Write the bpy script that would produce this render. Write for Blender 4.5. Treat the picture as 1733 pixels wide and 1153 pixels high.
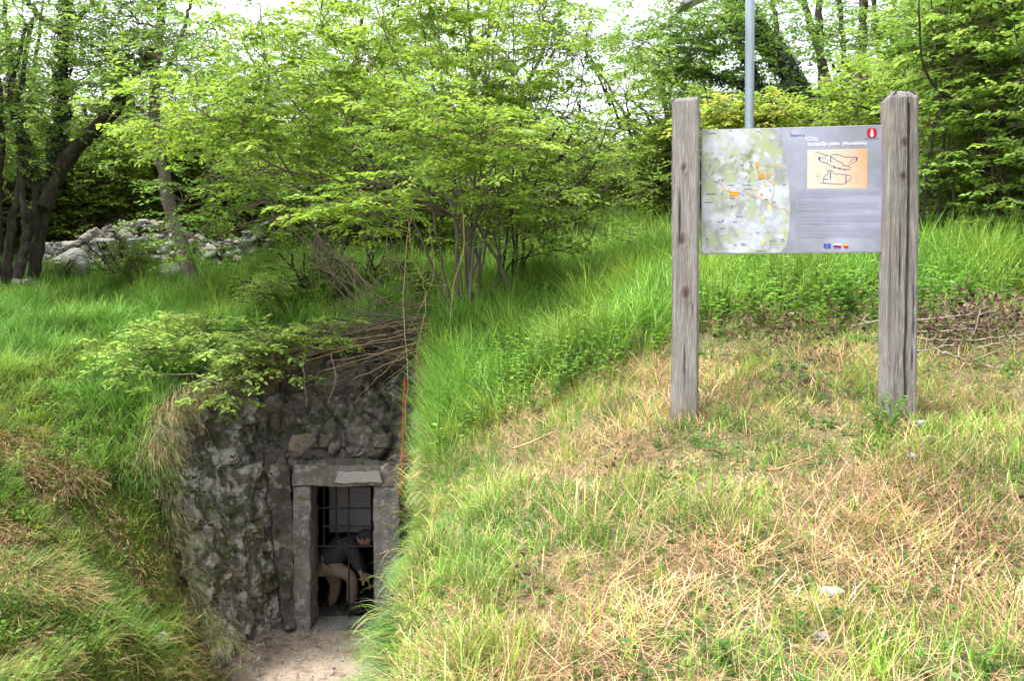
import bpy, bmesh, math, random
import numpy as np
from mathutils import Vector, Matrix, noise as mnoise
for o in list(bpy.data.objects): bpy.data.objects.remove(o)
SC = bpy.context.scene
COL = SC.collection
R = math.radians
rng = np.random.default_rng(7)
random.seed(7)
# ------------------------------------------------------------------ camera
F_PX = 1444.0; PITCH = R(1.0); EYE = np.array([0, 0, 1.6])
cam_d = bpy.data.cameras.new('camera'); cam = bpy.data.objects.new('camera', cam_d); COL.objects.link(cam)
cam_d.sensor_width = 36; cam_d.lens = F_PX/1733*36; cam_d.clip_end = 2000; cam_d.clip_start = .05
cam.location = EYE; cam.rotation_euler = (R(90)-PITCH, 0, 0)
SC.camera = cam
def pt(px, py, d):
    a = (px-866.5)/F_PX; b = -(py-576.5)/F_PX
    v = np.array([a, math.cos(PITCH)+b*math.sin(PITCH), -math.sin(PITCH)+b*math.cos(PITCH)])
    return EYE + v*(d/v[1])
def proj(P):
    Q = P-EYE; c, s = math.cos(PITCH), math.sin(PITCH)
    f = Q[..., 1]*c - Q[..., 2]*s; u = Q[..., 1]*s+Q[..., 2]*c
    f = np.where(f < .05, .05, f)
    return 866.5+F_PX*Q[..., 0]/f, 576.5-F_PX*u/f, f
# ------------------------------------------------------------------ world and sun
SUN_DIR = Vector((-0.36, -0.12, 0.90)).normalized()
el = math.asin(SUN_DIR.z); az = math.atan2(SUN_DIR.x, SUN_DIR.y)
w = bpy.data.worlds.new("World"); SC.world = w; w.use_nodes = True
nt = w.node_tree; bg = nt.nodes['Background']
sky = nt.nodes.new('ShaderNodeTexSky'); sky.sky_type = 'NISHITA'; sky.sun_disc = False
sky.sun_elevation = el; sky.sun_rotation = az; sky.air_density = 1.0; sky.dust_density = 4.0; sky.ozone_density = 1.0
hs = nt.nodes.new('ShaderNodeHueSaturation'); hs.inputs['Saturation'].default_value = .28; hs.inputs['Value'].default_value = 1.5
nt.links.new(sky.outputs[0], hs.inputs['Color']); nt.links.new(hs.outputs[0], bg.inputs[0]); bg.inputs[1].default_value = 0.15
sl = bpy.data.lights.new('sun', 'SUN'); sl.energy = 2.0; sl.angle = R(6.0); sl.color = (1, .97, .91)
so = bpy.data.objects.new('sun', sl); COL.objects.link(so); so.rotation_euler = SUN_DIR.to_track_quat('Z', 'Y').to_euler()
SC.view_settings.view_transform = 'Standard'; SC.view_settings.look = 'None'; SC.view_settings.exposure = 1.45
SC.view_settings.gamma = 1
try:
    SC.cycles.transparent_max_bounces = 8; SC.cycles.max_bounces = 6
except Exception: pass

# ------------------------------------------------------------------ materials
def mat(name, color=(.5, .5, .5), rough=.8, attr=False, transl=0, noise=None, bump=0, bscale=20, spec=.3, metal=0, mul=False):
    """noise = list of (scale(s), lo, hi, colour) layers mixed over the base colour"""
    m = bpy.data.materials.new(name); m.use_nodes = True
    n = m.node_tree.nodes; l = m.node_tree.links; p = n['Principled BSDF']
    p.inputs['Roughness'].default_value = rough; p.inputs['Metallic'].default_value = metal
    p.inputs['Specular IOR Level'].default_value = spec
    if attr:
        a = n.new('ShaderNodeAttribute'); a.attribute_name = 'Col'; cur = a.outputs['Color']
    else:
        rgb = n.new('ShaderNodeRGB'); rgb.outputs[0].default_value = (*color, 1); cur = rgb.outputs[0]
    tc = n.new('ShaderNodeTexCoord')
    for i, L in enumerate(noise or []):
        sc, lo, hi, c = L[:4]; kind = L[4] if len(L) > 4 else 'n'
        mp = n.new('ShaderNodeMapping'); l.new(tc.outputs['Object'], mp.inputs[0])
        mp.inputs['Scale'].default_value = (sc,)*3 if not isinstance(sc, tuple) else sc
        mp.inputs['Location'].default_value = (i*3.7, i*1.9, i*5.1)
        if kind == 'v':
            t = n.new('ShaderNodeTexVoronoi'); t.feature = 'DISTANCE_TO_EDGE'; t.inputs['Scale'].default_value = 1; o = t.outputs['Distance']
        else:
            t = n.new('ShaderNodeTexNoise'); t.inputs['Scale'].default_value = 1; t.inputs['Detail'].default_value = 6; t.inputs['Roughness'].default_value = .62; o = t.outputs['Fac']
        l.new(mp.outputs[0], t.inputs['Vector'])
        mr = n.new('ShaderNodeMapRange'); mr.inputs[1].default_value = lo; mr.inputs[2].default_value = hi; l.new(o, mr.inputs[0])
        mx = n.new('ShaderNodeMix'); mx.data_type = 'RGBA'; l.new(mr.outputs[0], mx.inputs[0]); l.new(cur, mx.inputs[6]); mx.inputs[7].default_value = (*c, 1)
        cur = mx.outputs[2]
    if mul:
        a = n.new('ShaderNodeAttribute'); a.attribute_name = 'Col'; mx = n.new('ShaderNodeMix'); mx.data_type = 'RGBA'; mx.blend_type = 'MULTIPLY'; mx.inputs[0].default_value = 1
        l.new(cur, mx.inputs[6]); l.new(a.outputs['Color'], mx.inputs[7]); cur = mx.outputs[2]
    l.new(cur, p.inputs['Base Color'])
    if bump:
        mp = n.new('ShaderNodeMapping'); l.new(tc.outputs['Object'], mp.inputs[0])
        mp.inputs['Scale'].default_value = (bscale,)*3 if not isinstance(bscale, tuple) else bscale
        t = n.new('ShaderNodeTexNoise'); t.inputs['Scale'].default_value = 1; t.inputs['Detail'].default_value = 8; t.inputs['Roughness'].default_value = .65
        l.new(mp.outputs[0], t.inputs['Vector'])
        b = n.new('ShaderNodeBump'); b.inputs['Strength'].default_value = min(1, bump); b.inputs['Distance'].default_value = .03
        l.new(t.outputs['Fac'], b.inputs['Height']); l.new(b.outputs[0], p.inputs['Normal'])
    if transl:
        tr = n.new('ShaderNodeBsdfTranslucent'); l.new(cur, tr.inputs[0])
        ms = n.new('ShaderNodeMixShader'); ms.inputs[0].default_value = transl
        out = n['Material Output']; l.new(p.outputs[0], ms.inputs[1]); l.new(tr.outputs[0], ms.inputs[2]); l.new(ms.outputs[0], out.inputs[0])
    return m
M = {}
M['leaf'] = mat('leaf', attr=True, rough=.45, transl=.55, spec=.35)
M['grass'] = mat('grass_blade', attr=True, rough=.55, transl=.35, spec=.25)
M['straw'] = mat('straw', attr=True, rough=.7, transl=.2, spec=.2)
M['ivy'] = mat('ivy_leaf', attr=True, rough=.35, transl=.15, spec=.5)
M['bark'] = mat('bark', (.024, .019, .015), .95, noise=[((14, 14, 3), .45, .65, (.055, .047, .038)), (5, .55, .7, (.06, .08, .03))], bump=1, bscale=(40, 40, 8))
M['bark_pale'] = mat('pale_bark', (.10, .082, .065), .9, noise=[((10, 10, 3), .45, .65, (.18, .155, .125)), (4, .55, .7, (.10, .11, .05))], bump=.8, bscale=(40, 40, 8))
M['twig'] = mat('twig', (.16, .12, .085), .85, noise=[(9, .4, .65, (.09, .07, .05))])
M['twig_tan'] = mat('tan_stem', (.42, .30, .17), .8, noise=[(9, .45, .65, (.25, .17, .1))])
M['twig_grey'] = mat('grey_dead_wood', (.30, .25, .20), .85, noise=[(12, .45, .65, (.13, .10, .07))])
M['soil'] = mat('thatchy_soil', (.14, .11, .055), 1, noise=[(3, .45, .6, (.17, .12, .065)), (1.2, .45, .6, (.06, .085, .025)), (25, .5, .65, (.26, .19, .11)), (1.7, .54, .66, (.075, .05, .03))], bump=1, bscale=30)
M['gravel'] = mat('path_gravel', (.42, .33, .26), .95, noise=[(60, .48, .62, (.56, .46, .38)), (25, .52, .66, (.24, .17, .13)), (2.2, .5, .62, (.24, .16, .11)), (5, .56, .66, (.2, .17, .10))], bump=1, bscale=70)
M['rock'] = mat('limestone', (.19, .175, .155), .9, noise=[(2.2, .42, .62, (.09, .08, .07)), (4.5, .48, .57, (.50, .48, .44)), (11, .58, .63, (.05, .045, .035)), (3.3, .50, .64, (.07, .09, .025)), (4.5, .60, .70, (.27, .18, .12)), (30, .62, .7, (.30, .29, .26))], bump=1, bscale=26)
M['rock_dark'] = mat('shade_darkened_rock', (.13, .115, .10), .9, noise=[(2.2, .42, .62, (.06, .052, .047)), (6, .53, .63, (.27, .25, .225)), (4, .54, .66, (.05, .065, .02)), (14, .56, .66, (.03, .027, .024)), (3.3, .58, .7, (.075, .075, .035)), (2.8, .60, .70, (.21, .155, .12))], bump=1, bscale=22)  # base colour darkened to stand in for shade on the cliff
M['stone'] = mat('grey_stone', (.42, .41, .39), .9, noise=[(4, .45, .62, (.22, .21, .19)), (14, .55, .66, (.47, .46, .44)), (9, .58, .7, (.10, .10, .06))], bump=1, bscale=30)
M['stone_pale'] = mat('pale_stone', (.33, .32, .30), .85, noise=[(8, .45, .62, (.32, .31, .29)), (20, .58, .68, (.2, .19, .17))], bump=.8, bscale=40)
M['concrete'] = mat('weathered_concrete', (.20, .187, .17), .95, noise=[(3, .45, .62, (.13, .12, .105)), (12, .52, .66, (.33, .31, .29)), (22, .58, .68, (.06, .055, .05)), (5, .58, .7, (.08, .09, .04))], bump=.8, bscale=30)
M['plaster'] = mat('pale_plaster', (.33, .31, .295), .9, noise=[(9, .5, .65, (.25, .24, .22))], bump=.5, bscale=40)
M['iron'] = mat('dark_iron', (.025, .022, .02), .6, noise=[(30, .55, .7, (.08, .04, .025))], metal=.3)
M['rust'] = mat('rust', (.30, .085, .035), .9, noise=[(20, .45, .6, (.14, .05, .03)), (40, .55, .65, (.42, .16, .07))], bump=.6, bscale=80)
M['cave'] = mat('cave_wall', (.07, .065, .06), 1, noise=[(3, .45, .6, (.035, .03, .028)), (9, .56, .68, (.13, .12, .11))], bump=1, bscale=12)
M['board_grey'] = mat('grey_board', (.52, .52, .55), .6, noise=[(6, .4, .7, (.42, .42, .45))])
M['wood'] = mat('weathered_wood', (.30, .28, .26), .9, mul=True, noise=[((190, 190, 5), .40, .66, (.22, .20, .185)), ((160, 160, 7), .5, .62, (.40, .385, .365)), ((60, 60, 1.6), .62, .72, (.20, .165, .14)), (2.5, .5, .7, (.36, .34, .32)), (5, .55, .75, (.28, .255, .23))], bump=.9, bscale=(220, 220, 7))
M['wood_dark'] = mat('cracked_weathered_wood', (.27, .255, .24), .9, mul=True, noise=[((190, 190, 5), .40, .66, (.17, .155, .145)), ((160, 160, 7), .5, .62, (.44, .40, .36)), ((60, 60, 1.6), .60, .70, (.15, .125, .11)), (2.5, .5, .7, (.40, .375, .36)), (5, .55, .75, (.30, .24, .19))], bump=1, bscale=(220, 220, 7))
M['pole'] = mat('galvanised_steel', (.30, .36, .42), .45, noise=[((20, 20, 2), .45, .7, (.24, .29, .34))], metal=.25, spec=.5)
M['solar_back'] = mat('lamp_frame_metal', (.30, .30, .31), .4, metal=.6)
M['solar'] = mat('solar_cells', (.015, .02, .05), .15, spec=.8)

# ------------------------------------------------------------------ object helpers
def tag(o, label=None, cat=None, group=None, kind=None):
    if label: o['label'] = label
    if cat: o['category'] = cat
    if group: o['group'] = group
    if kind: o['kind'] = kind
    return o
def empty(name, loc, label=None, cat=None, group=None):
    o = bpy.data.objects.new(name, None); COL.objects.link(o); o.location = [float(v) for v in loc]; o.empty_display_size = .1
    return tag(o, label, cat, group)
def fast(name, V, Q=None, material=None, col=None, parent=None, smooth=False, T=None, mi=None):
    """numpy mesh; Q quads (n,4), T tris (n,3), col per-vertex rgb"""
    V = np.asarray(V, dtype=np.float32)
    me = bpy.data.meshes.new(name)
    if parent is not None:
        V = V - np.array(parent.matrix_world_loc if hasattr(parent, 'matrix_world_loc') else parent.location, dtype=np.float32)
    me.vertices.add(len(V)); me.vertices.foreach_set('co', V.ravel())
    lv = []; ls = []; lt = []; off = 0
    if Q is not None and len(Q):
        Q = np.asarray(Q, dtype=np.int32); lv.append(Q.ravel()); ls.append(np.arange(len(Q))*4+off); lt.append(np.full(len(Q), 4)); off += len(Q)*4
    if T is not None and len(T):
        T = np.asarray(T, dtype=np.int32); lv.append(T.ravel()); ls.append(np.arange(len(T))*3+off); lt.append(np.full(len(T), 3)); off += len(T)*3
    lv = np.concatenate(lv).astype(np.int32); ls = np.concatenate(ls).astype(np.int32); lt = np.concatenate(lt).astype(np.int32)
    me.loops.add(len(lv)); me.loops.foreach_set('vertex_index', lv)
    me.polygons.add(len(ls)); me.polygons.foreach_set('loop_start', ls); me.polygons.foreach_set('loop_total', lt)
    if smooth: me.polygons.foreach_set('use_smooth', np.ones(len(ls), dtype=bool))
    if col is not None:
        a = me.color_attributes.new('Col', 'FLOAT_COLOR', 'POINT')
        c = np.ones((len(V), 4), dtype=np.float32); c[:, :3] = np.clip(col, 0, 1); a.data.foreach_set('color', c.ravel())
    for m_ in (material if isinstance(material, list) else [material]):
        if m_ is not None: me.materials.append(m_)
    if mi is not None: me.polygons.foreach_set('material_index', np.asarray(mi, dtype=np.int32))
    me.update(calc_edges=True); me.validate()
    o = bpy.data.objects.new(name, me); COL.objects.link(o)
    if parent is not None: o.parent = parent
    return o
def bobj(name, bm, material, parent=None, smooth=False):
    me = bpy.data.meshes.new(name)
    if parent is not None: bm.transform(Matrix.Translation(-Vector(parent.location)))
    bm.normal_update(); bm.to_mesh(me); bm.free()
    for m_ in (material if isinstance(material, list) else [material]): me.materials.append(m_)
    if smooth:
        for p in me.polygons: p.use_smooth = True
    o = bpy.data.objects.new(name, me); COL.objects.link(o)
    if parent is not None: o.parent = parent
    return o
def unit(v):
    return v/np.maximum(np.linalg.norm(v, axis=-1, keepdims=True), 1e-9)
# value noise
_T = rng.random(4096*4)
def _h(i, j, k): return _T[(i*73856093 ^ j*19349663 ^ k*83492791) & 16383]
def vnoise(x, y, z=0.0):
    x, y, z = np.broadcast_arrays(np.asarray(x, float), np.asarray(y, float), np.asarray(z, float))
    xi = np.floor(x).astype(np.int64); yi = np.floor(y).astype(np.int64); zi = np.floor(z).astype(np.int64)
    f = lambda t: t*t*(3-2*t)
    u, v, w_ = f(x-xi), f(y-yi), f(z-zi)
    r = 0
    for a in (0, 1):
        for b in (0, 1):
            for c in (0, 1):
                r = r + _h(xi+a, yi+b, zi+c)*(u if a else 1-u)*(v if b else 1-v)*(w_ if c else 1-w_)
    return r*2-1
def fbm(x, y, z=0.0, o=4):
    r = 0; a = 1.0; s = 1.0
    for i in range(o):
        r = r + a*vnoise(x*s+i*17.3, y*s+i*5.7, z*s+i*9.1); a *= .5; s *= 2.03
    return r
def sstep(a, b, x):
    t = np.clip((x-a)/(b-a), 0, 1); return t*t*(3-2*t)
def tubes(P, Rr, k=4):
    """P (N,S,3), Rr (N,S) -> verts, quads"""
    P = np.asarray(P, float); Rr = np.asarray(Rr, float); N, S, _ = P.shape
    T = np.gradient(P, axis=1) if S > 1 else P; T = unit(T)
    ref = np.where(np.abs(T[:, :1, 2:3]) > .8, np.array([[[1., 0, 0]]]), np.array([[[0, 0, 1.]]]))
    ref = np.broadcast_to(ref, T.shape)
    A = unit(np.cross(T, ref)); B = np.cross(T, A)
    th = np.arange(k)*2*np.pi/k
    V = P[:, :, None, :] + Rr[:, :, None, None]*(A[:, :, None, :]*np.cos(th)[None, None, :, None]+B[:, :, None, :]*np.sin(th)[None, None, :, None])
    idx = np.arange(N*S*k).reshape(N, S, k)
    a = idx[:, :-1, :]; b = idx[:, 1:, :]
    Q = np.stack([a, np.roll(a, -1, 2), np.roll(b, -1, 2), b], -1).reshape(-1, 4)
    return V.reshape(-1, 3), Q
class Acc:
    def __init__(s): s.V = []; s.Q = []; s.C = []; s.n = 0
    def add(s, V, Q, C=None):
        s.V.append(V); s.Q.append(Q+s.n); s.n += len(V)
        if C is not None: s.C.append(C)
    def build(s, name, m, parent=None, smooth=False):
        if not s.V: return None
        return fast(name, np.concatenate(s.V), np.concatenate(s.Q), m, np.concatenate(s.C) if s.C else None, parent, smooth)
def bez(P0, P1, P2, S):
    t = np.linspace(0, 1, S)[None, :, None]
    return (1-t)**2*P0[:, None]+2*t*(1-t)*P1[:, None]+t*t*P2[:, None]
def smooth_path(pts, n=16):
    pts = np.asarray(pts, float); m = len(pts)
    if m == 2: return pts[0]+(pts[1]-pts[0])*np.linspace(0, 1, n)[:, None]
    e = np.vstack([2*pts[0]-pts[1], pts, 2*pts[-1]-pts[-2]]); out = []
    for t in np.linspace(0, m-1-1e-6, n):
        i = int(t); f = t-i; p0, p1, p2, p3 = e[i:i+4]
        out.append(.5*((2*p1)+(-p0+p2)*f+(2*p0-5*p1+4*p2-p3)*f*f+(-p0+3*p1-3*p2+p3)*f**3))
    return np.array(out)

# ------------------------------------------------------------------ terrain
def tps(pts):
    pts = np.array(pts, float); X = pts[:, :2]; z = pts[:, 2]; n = len(X)
    D = np.linalg.norm(X[:, None]-X[None], axis=-1)
    A = np.zeros((n+3, n+3)); A[:n, :n] = -D+np.eye(n)*-.02; A[:n, n] = 1; A[:n, n+1:] = X; A[n, :n] = 1; A[n+1:, :n] = X.T
    s = np.linalg.solve(A, np.concatenate([z, [0, 0, 0]]))
    def f(x, y):
        x = np.asarray(x, float); y = np.asarray(y, float); r = s[n]+s[n+1]*x+s[n+2]*y
        for i in range(n): r = r - s[i]*np.sqrt((x-X[i, 0])**2+(y-X[i, 1])**2)
        return r
    return f
FLOOR = -2.12
back = [pt(*p) for p in [(560, 520, 11.8), (430, 575, 11.0), (690, 535, 11.3), (640, 500, 12.5), (760, 505, 11.5), (1000, 470, 12), (1060, 405, 17), (1060, 375, 22), (250, 478, 15), (330, 470, 15.5), (0, 480, 14), (540, 450, 16)]]
far = [(-12, 20, 3.0), (0, 28, 4.2), (14, 24, 4.2), (-25, 30, 3.5), (30, 30, 5), (0, 50, 6), (-40, 60, 5.5), (50, 60, 6.5), (0, 110, 9), (-110, 90, 7), (110, 90, 9), (-100, 0, 0), (100, 0, 2), (0, -100, -4), (-60, -60, -3), (60, -60, -3)]
URp = back+far+[pt(*p) for p in [(1733, 1153, 2.5), (1200, 1153, 2.5), (866, 1153, 2.6), (600, 1153, 3.0), (1161, 712, 4.75), (1520, 712, 4.6), (1733, 690, 4.9), (1000, 900, 3.5), (1500, 900, 3.35),
      (750, 900, 4.2), (655, 960, 5.0), (692, 800, 6.6), (712, 650, 8.8), (760, 560, 10.2), (900, 650, 6.6), (1000, 570, 8), (900, 545, 9.7), (1250, 530, 6.5), (1700, 520, 6.4), (1265, 455, 10.3), (1700, 415, 11.5), (1250, 395, 19), (1733, 440, 9)]] + [(0, 0, 0), (2, 0, 0), (5, 1, .3), (0, -4, -.5), (8, 4, 1.3), (-1, 1, -.05)]
ULp = back+far+[pt(*p) for p in [(0, 600, 10.5), (200, 600, 11), (0, 700, 8.8), (200, 680, 9.4), (330, 640, 10.1), (290, 712, 9.1), (0, 850, 7.5), (0, 1153, 5.9), (200, 900, 8.2), (265, 900, 8.6), (250, 1100, 7.8), (335, 1085, 8.75), (290, 800, 9.0), (100, 1000, 7.0), (150, 780, 8.5)]] + [(-4.5, 4, -.9), (-5, 0, -.2), (-9, 6, .6), (-9, 10, 1.2), (-5, -5, -.5)]
UR_ = tps(URp); UL_ = tps(ULp)
ry = np.array([-6, 0, 3, 5, 7, 9, 10.3, 12]); rx = np.array([-.35, -.35, -.40, -.47, -.62, -.84, -.88, -.86])
def h(x, y):
    x = np.asarray(x, float); y = np.asarray(y, float)
    ur = UR_(x, y); ul = UL_(x, y)
    fl = FLOOR+sstep(8, -3, y)*1.9+.0*x
    xr = np.interp(y, ry, rx)
    wR = .42+.12*fbm(y*1.5, 2., 5.)
    right = fl+(ur-fl)*np.clip((x-xr+wR)/wR, 0, 1)**.8
    xl = -2.98-.52*sstep(8.45, 8.95, y)+.20*sstep(9.6, 10.6, y)
    left = fl+(ul-fl)*np.clip((xl-x)/.30, 0, 1)
    pit = np.where(x > -2.2, right, left)
    up = ul+(ur-ul)*sstep(-3.5, -.6, x)
    # the bank left of the rock wall keeps its own surface; the pit ends at the rock face
    t = sstep(10.55, 11.1, y)
    z = pit*(1-t)+up*t
    b = .035*fbm(x*1.3, y*1.3, 3)+.018*vnoise(x*5, y*5, 9)
    inpath = ((x > -3.05) & (x < xr-wR) & (y < 10.8))
    return z+np.where(inpath, -.02, b)
def in_pit(x, y): return (x > -2.98-.52*sstep(8.45, 8.95, y)+.20*sstep(9.6, 10.6, y)) & (x < np.interp(y, ry, rx)-.16) & (y < 11.05)
def axis(lo, hi, fine, end, n):
    g = np.geomspace(fine, end-max(abs(hi), 0), n)
    return g
def grid_axis(lo, hi, st, far_lo, far_hi, n=34):
    c = np.arange(lo, hi+1e-6, st)
    a = lo-np.geomspace(st*1.3, lo-far_lo, n)[::-1]; b = hi+np.geomspace(st*1.3, far_hi-hi, n)
    return np.concatenate([a, c, b])
gx = grid_axis(-6.5, 5, .07, -170, 170); gy = grid_axis(1.5, 13, .07, -60, 260)
GX, GY = np.meshgrid(gx, gy, indexing='ij'); GZ = h(GX, GY)
V = np.stack([GX, GY, GZ], -1).reshape(-1, 3); idx = np.arange(len(V)).reshape(GX.shape)
Q = np.stack([idx[:-1, :-1], idx[1:, :-1], idx[1:, 1:], idx[:-1, 1:]], -1).reshape(-1, 4)
cc = V[Q].mean(1)
kill = (cc[:, 1] > 10.45) & (cc[:, 1] < 11.05) & (cc[:, 0] > -3.0) & (cc[:, 0] < -1.2) & (V[Q][:, :, 2].min(1) < 1.1)
tag(fast('ground', V, Q[~kill], M['soil'], smooth=True), kind='structure')
# path on the pit floor
px_ = np.arange(-3.25, -.85, .04); py_ = np.arange(-1, 10.66, .04)
X_, Y_ = np.meshgrid(px_, py_, indexing='ij'); Z_ = FLOOR+sstep(8, -3, Y_)*1.9+.02+.012*fbm(X_*6, Y_*6, 1)+.03*sstep(-2.7, -3.1, X_)+.03*sstep(-1.7, -1.4, X_)
V = np.stack([X_, Y_, Z_], -1).reshape(-1, 3); idx = np.arange(len(V)).reshape(X_.shape)
Q = np.stack([idx[:-1, :-1], idx[1:, :-1], idx[1:, 1:], idx[:-1, 1:]], -1).reshape(-1, 4)
tag(fast('path', V, Q, M['gravel'], smooth=True), kind='structure')

# ------------------------------------------------------------------ rock face
def vor(P, n, lo, hi, seed, aniso=(1, 1, 1)):
    g = np.random.default_rng(seed); S = lo+(hi-lo)*g.random((n, 3)); an = np.array(aniso)
    hgt = g.random(n); nrm = unit(g.normal(size=(n, 3)))
    d1 = np.full(len(P), 9.); d2 = np.full(len(P), 9.); who = np.zeros(len(P), int)
    for i in range(n):
        d = np.linalg.norm((P-S[i])*an, axis=1)
        c = d < d1; d2 = np.where(c, d1, np.minimum(d2, d)); who = np.where(c, i, who); d1 = np.where(c, d, d1)
    return d1, d2-d1, hgt[who], np.einsum('ij,ij->i', nrm[who], P-S[who]), who
def sheet(bot, top, nu, nv, pw=1.0):
    B = smooth_path(bot, nu); T = smooth_path(top, nu); v = np.linspace(0, 1, nv)[None, :, None]
    return B[:, None]*(1-v)+T[:, None]*v
def sheet_q(S):
    idx = np.arange(S.shape[0]*S.shape[1]).reshape(S.shape[:2])
    return np.stack([idx[:-1, :-1], idx[1:, :-1], idx[1:, 1:], idx[:-1, 1:]], -1).reshape(-1, 4)
def displace(S, cells, amp, seed, fine=.03, cr=.3):
    P = S.reshape(-1, 3).copy()
    du = np.gradient(S, axis=0); dv = np.gradient(S, axis=1); N = unit(np.cross(du, dv)).reshape(-1, 3)
    N = N/np.linalg.norm(N, axis=1, keepdims=True)
    W = P+.08*np.stack([fbm(P[:, 0]*3, P[:, 1]*3, P[:, 2]*3, 3), fbm(P[:, 0]*3+9, P[:, 1]*3, P[:, 2]*3, 3), fbm(P[:, 0]*3, P[:, 1]*3+7, P[:, 2]*3, 3)], 1)
    lo = P.min(0)-.2; hi = P.max(0)+.2
    d1, e, hg, tl, who = vor(W, cells, lo, hi, seed)
    _, e2, hg2, tl2, _ = vor(W, cells*5, lo, hi, seed+1)
    r = amp*((hg-.35)*.8+tl*1.1-cr*np.exp(-e/.03))+amp*.5*((hg2-.5)*.8+tl2*1.3-(cr+.1)*np.exp(-e2/.014))
    r += fine*1.5*fbm(P[:, 0]*9, P[:, 1]*9, P[:, 2]*9, 4)+.11*fbm(P[:, 0]*1.7, P[:, 1]*1.7, P[:, 2]*1.7, 2)
    return P, N, r, who
# left rock wall
bot = [pt(345, 1140, 8.75), pt(395, 1105, 9.2), pt(415, 1085, 9.65), pt(465, 1072, 10.1), pt(512, 1062, 10.5)]
top = [pt(275, 730, 8.9), pt(290, 705, 9.2), pt(335, 660, 9.7), pt(390, 620, 10.4), pt(430, 585, 11.0)]
for b_ in bot: b_[2] = FLOOR-.08
S = sheet(bot, top, 190, 230); S = np.concatenate([S]+[S[:, -1:]+np.array([-.10*k, .03*k, .012*k-.004*k*k]) for k in range(1, 8)], 1)
P, N, r, who = displace(S, 46, .17, 11)
if N[len(N)//2, 0] < 0: N = -N
LWP = P+N*r[:, None]; lw = fast('rock_wall', P+N*r[:, None], sheet_q(S), M['rock'], smooth=False)
tag(lw, kind='structure')
# back wall
bot = [np.array([-3.05, 10.45, FLOOR-.08]), np.array([-2.6, 10.55, FLOOR-.08]), np.array([-1.9, 10.56, FLOOR-.08]), np.array([-1.25, 10.5, FLOOR-.08]), np.array([-1.0, 10.3, FLOOR-.08])]
mid = [np.array([-3.15, 10.45, .1]), np.array([-2.6, 10.5, .1]), np.array([-1.9, 10.5, .1]), np.array([-1.25, 10.45, .1]), np.array([-1.0, 10.3, .1])]
top = [pt(420, 585, 11.2), pt(500, 568, 11.3), pt(580, 555, 11.3), pt(650, 548, 11.2), pt(715, 545, 10.9)]
S1 = sheet(bot, mid, 190, 150); S2 = sheet(mid, top, 190, 90)
S = np.concatenate([S1, S2[:, 1:]], 1); P, N, r, who = displace(S, 110, .13, 31, cr=.85)
if N[len(N)//2, 1] > 0: N = -N
r = np.where((P[:, 2] < .1) & (P[:, 0] > -2.8) & (P[:, 0] < -1.25), np.minimum(r, .03), r)
q = sheet_q(S); c_ = P[q].mean(1)
hole = (c_[:, 0] > -2.56) & (c_[:, 0] < -1.58) & (c_[:, 2] < -.28)
CFP = P+N*r[:, None]; tag(fast('cliff_face', P+N*r[:, None], q[~hole], M['rock_dark'], smooth=False), kind='structure')
# small chamber behind the gate (rough walls, floor, ceiling)
def tunnel():
    A = Acc(); ys = np.linspace(10.62, 14.0, 60); th = np.linspace(0, 2*np.pi, 72)
    Yv, Tv = np.meshgrid(ys, th, indexing='ij')
    wx = .55+.5*sstep(10.7, 11.3, Yv); hz = 1.02+.12*sstep(10.7, 11.3, Yv)
    k = np.maximum(np.abs(np.cos(Tv)), np.abs(np.sin(Tv)))**.85
    Xv = -2.05+wx*np.cos(Tv)/k; Zv = -1.15+hz*np.sin(Tv)/k; Zv = np.maximum(Zv, FLOOR+.005)
    n = .10*fbm(Xv*2.2, Yv*2.2, Zv*2.2, 4)*sstep(10.65, 11.0, Yv)*np.where(Zv > FLOOR+.05, 1, .2)
    Xv = Xv+n*np.cos(Tv); Zv = Zv+n*np.sin(Tv)
    S = np.stack([Xv, Yv, Zv], -1)
    A.add(S.reshape(-1, 3), sheet_q(S))
    E = S[-1]; c = E.mean(0); t = np.linspace(0, 1, 20)[:, None, None]; D = E[None]*(1-t)+c*t; D[..., 1] += .12*fbm(D[..., 0]*2, 3., D[..., 2]*2, 3)*np.minimum(1, t[..., 0]*5)
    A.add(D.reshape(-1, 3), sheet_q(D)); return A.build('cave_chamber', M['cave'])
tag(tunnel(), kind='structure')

# ------------------------------------------------------------------ cave entrance
def rough_box(lo, hi, st=.03, amp=.008, seed=1, sc=7):
    """closed box of fine grid faces with wear"""
    lo = np.array(lo, float); hi = np.array(hi, float); A = Acc()
    for ax in range(3):
        o1, o2 = [a for a in range(3) if a != ax]
        u = np.linspace(lo[o1], hi[o1], max(2, int((hi[o1]-lo[o1])/st))); v = np.linspace(lo[o2], hi[o2], max(2, int((hi[o2]-lo[o2])/st)))
        U_, V_ = np.meshgrid(u, v, indexing='ij')
        for side in (lo, hi):
            S = np.zeros(U_.shape+(3,)); S[..., ax] = side[ax]; S[..., o1] = U_; S[..., o2] = V_
            A.add(S.reshape(-1, 3), sheet_q(S))
    V = np.concatenate(A.V); c = (lo+hi)/2; e = (hi-lo)/2
    D = (V-c)/e
    d = amp*np.stack([fbm(V[:, 0]*sc+seed, V[:, 1]*sc, V[:, 2]*sc), fbm(V[:, 0]*sc, V[:, 1]*sc+seed+30, V[:, 2]*sc), fbm(V[:, 0]*sc, V[:, 1]*sc, V[:, 2]*sc+seed+60)], 1)
    # round the edges
    near = np.sort(e[None]*(1-np.abs(D)), axis=1); rr = .02
    k = np.clip(1-(near[:, 1])/rr, 0, 1); V2 = V-D/np.maximum(np.linalg.norm(D, axis=1, keepdims=True), 1e-6)*(k[:, None]**2)*.012
    return V2+d, np.concatenate(A.Q)
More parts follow.
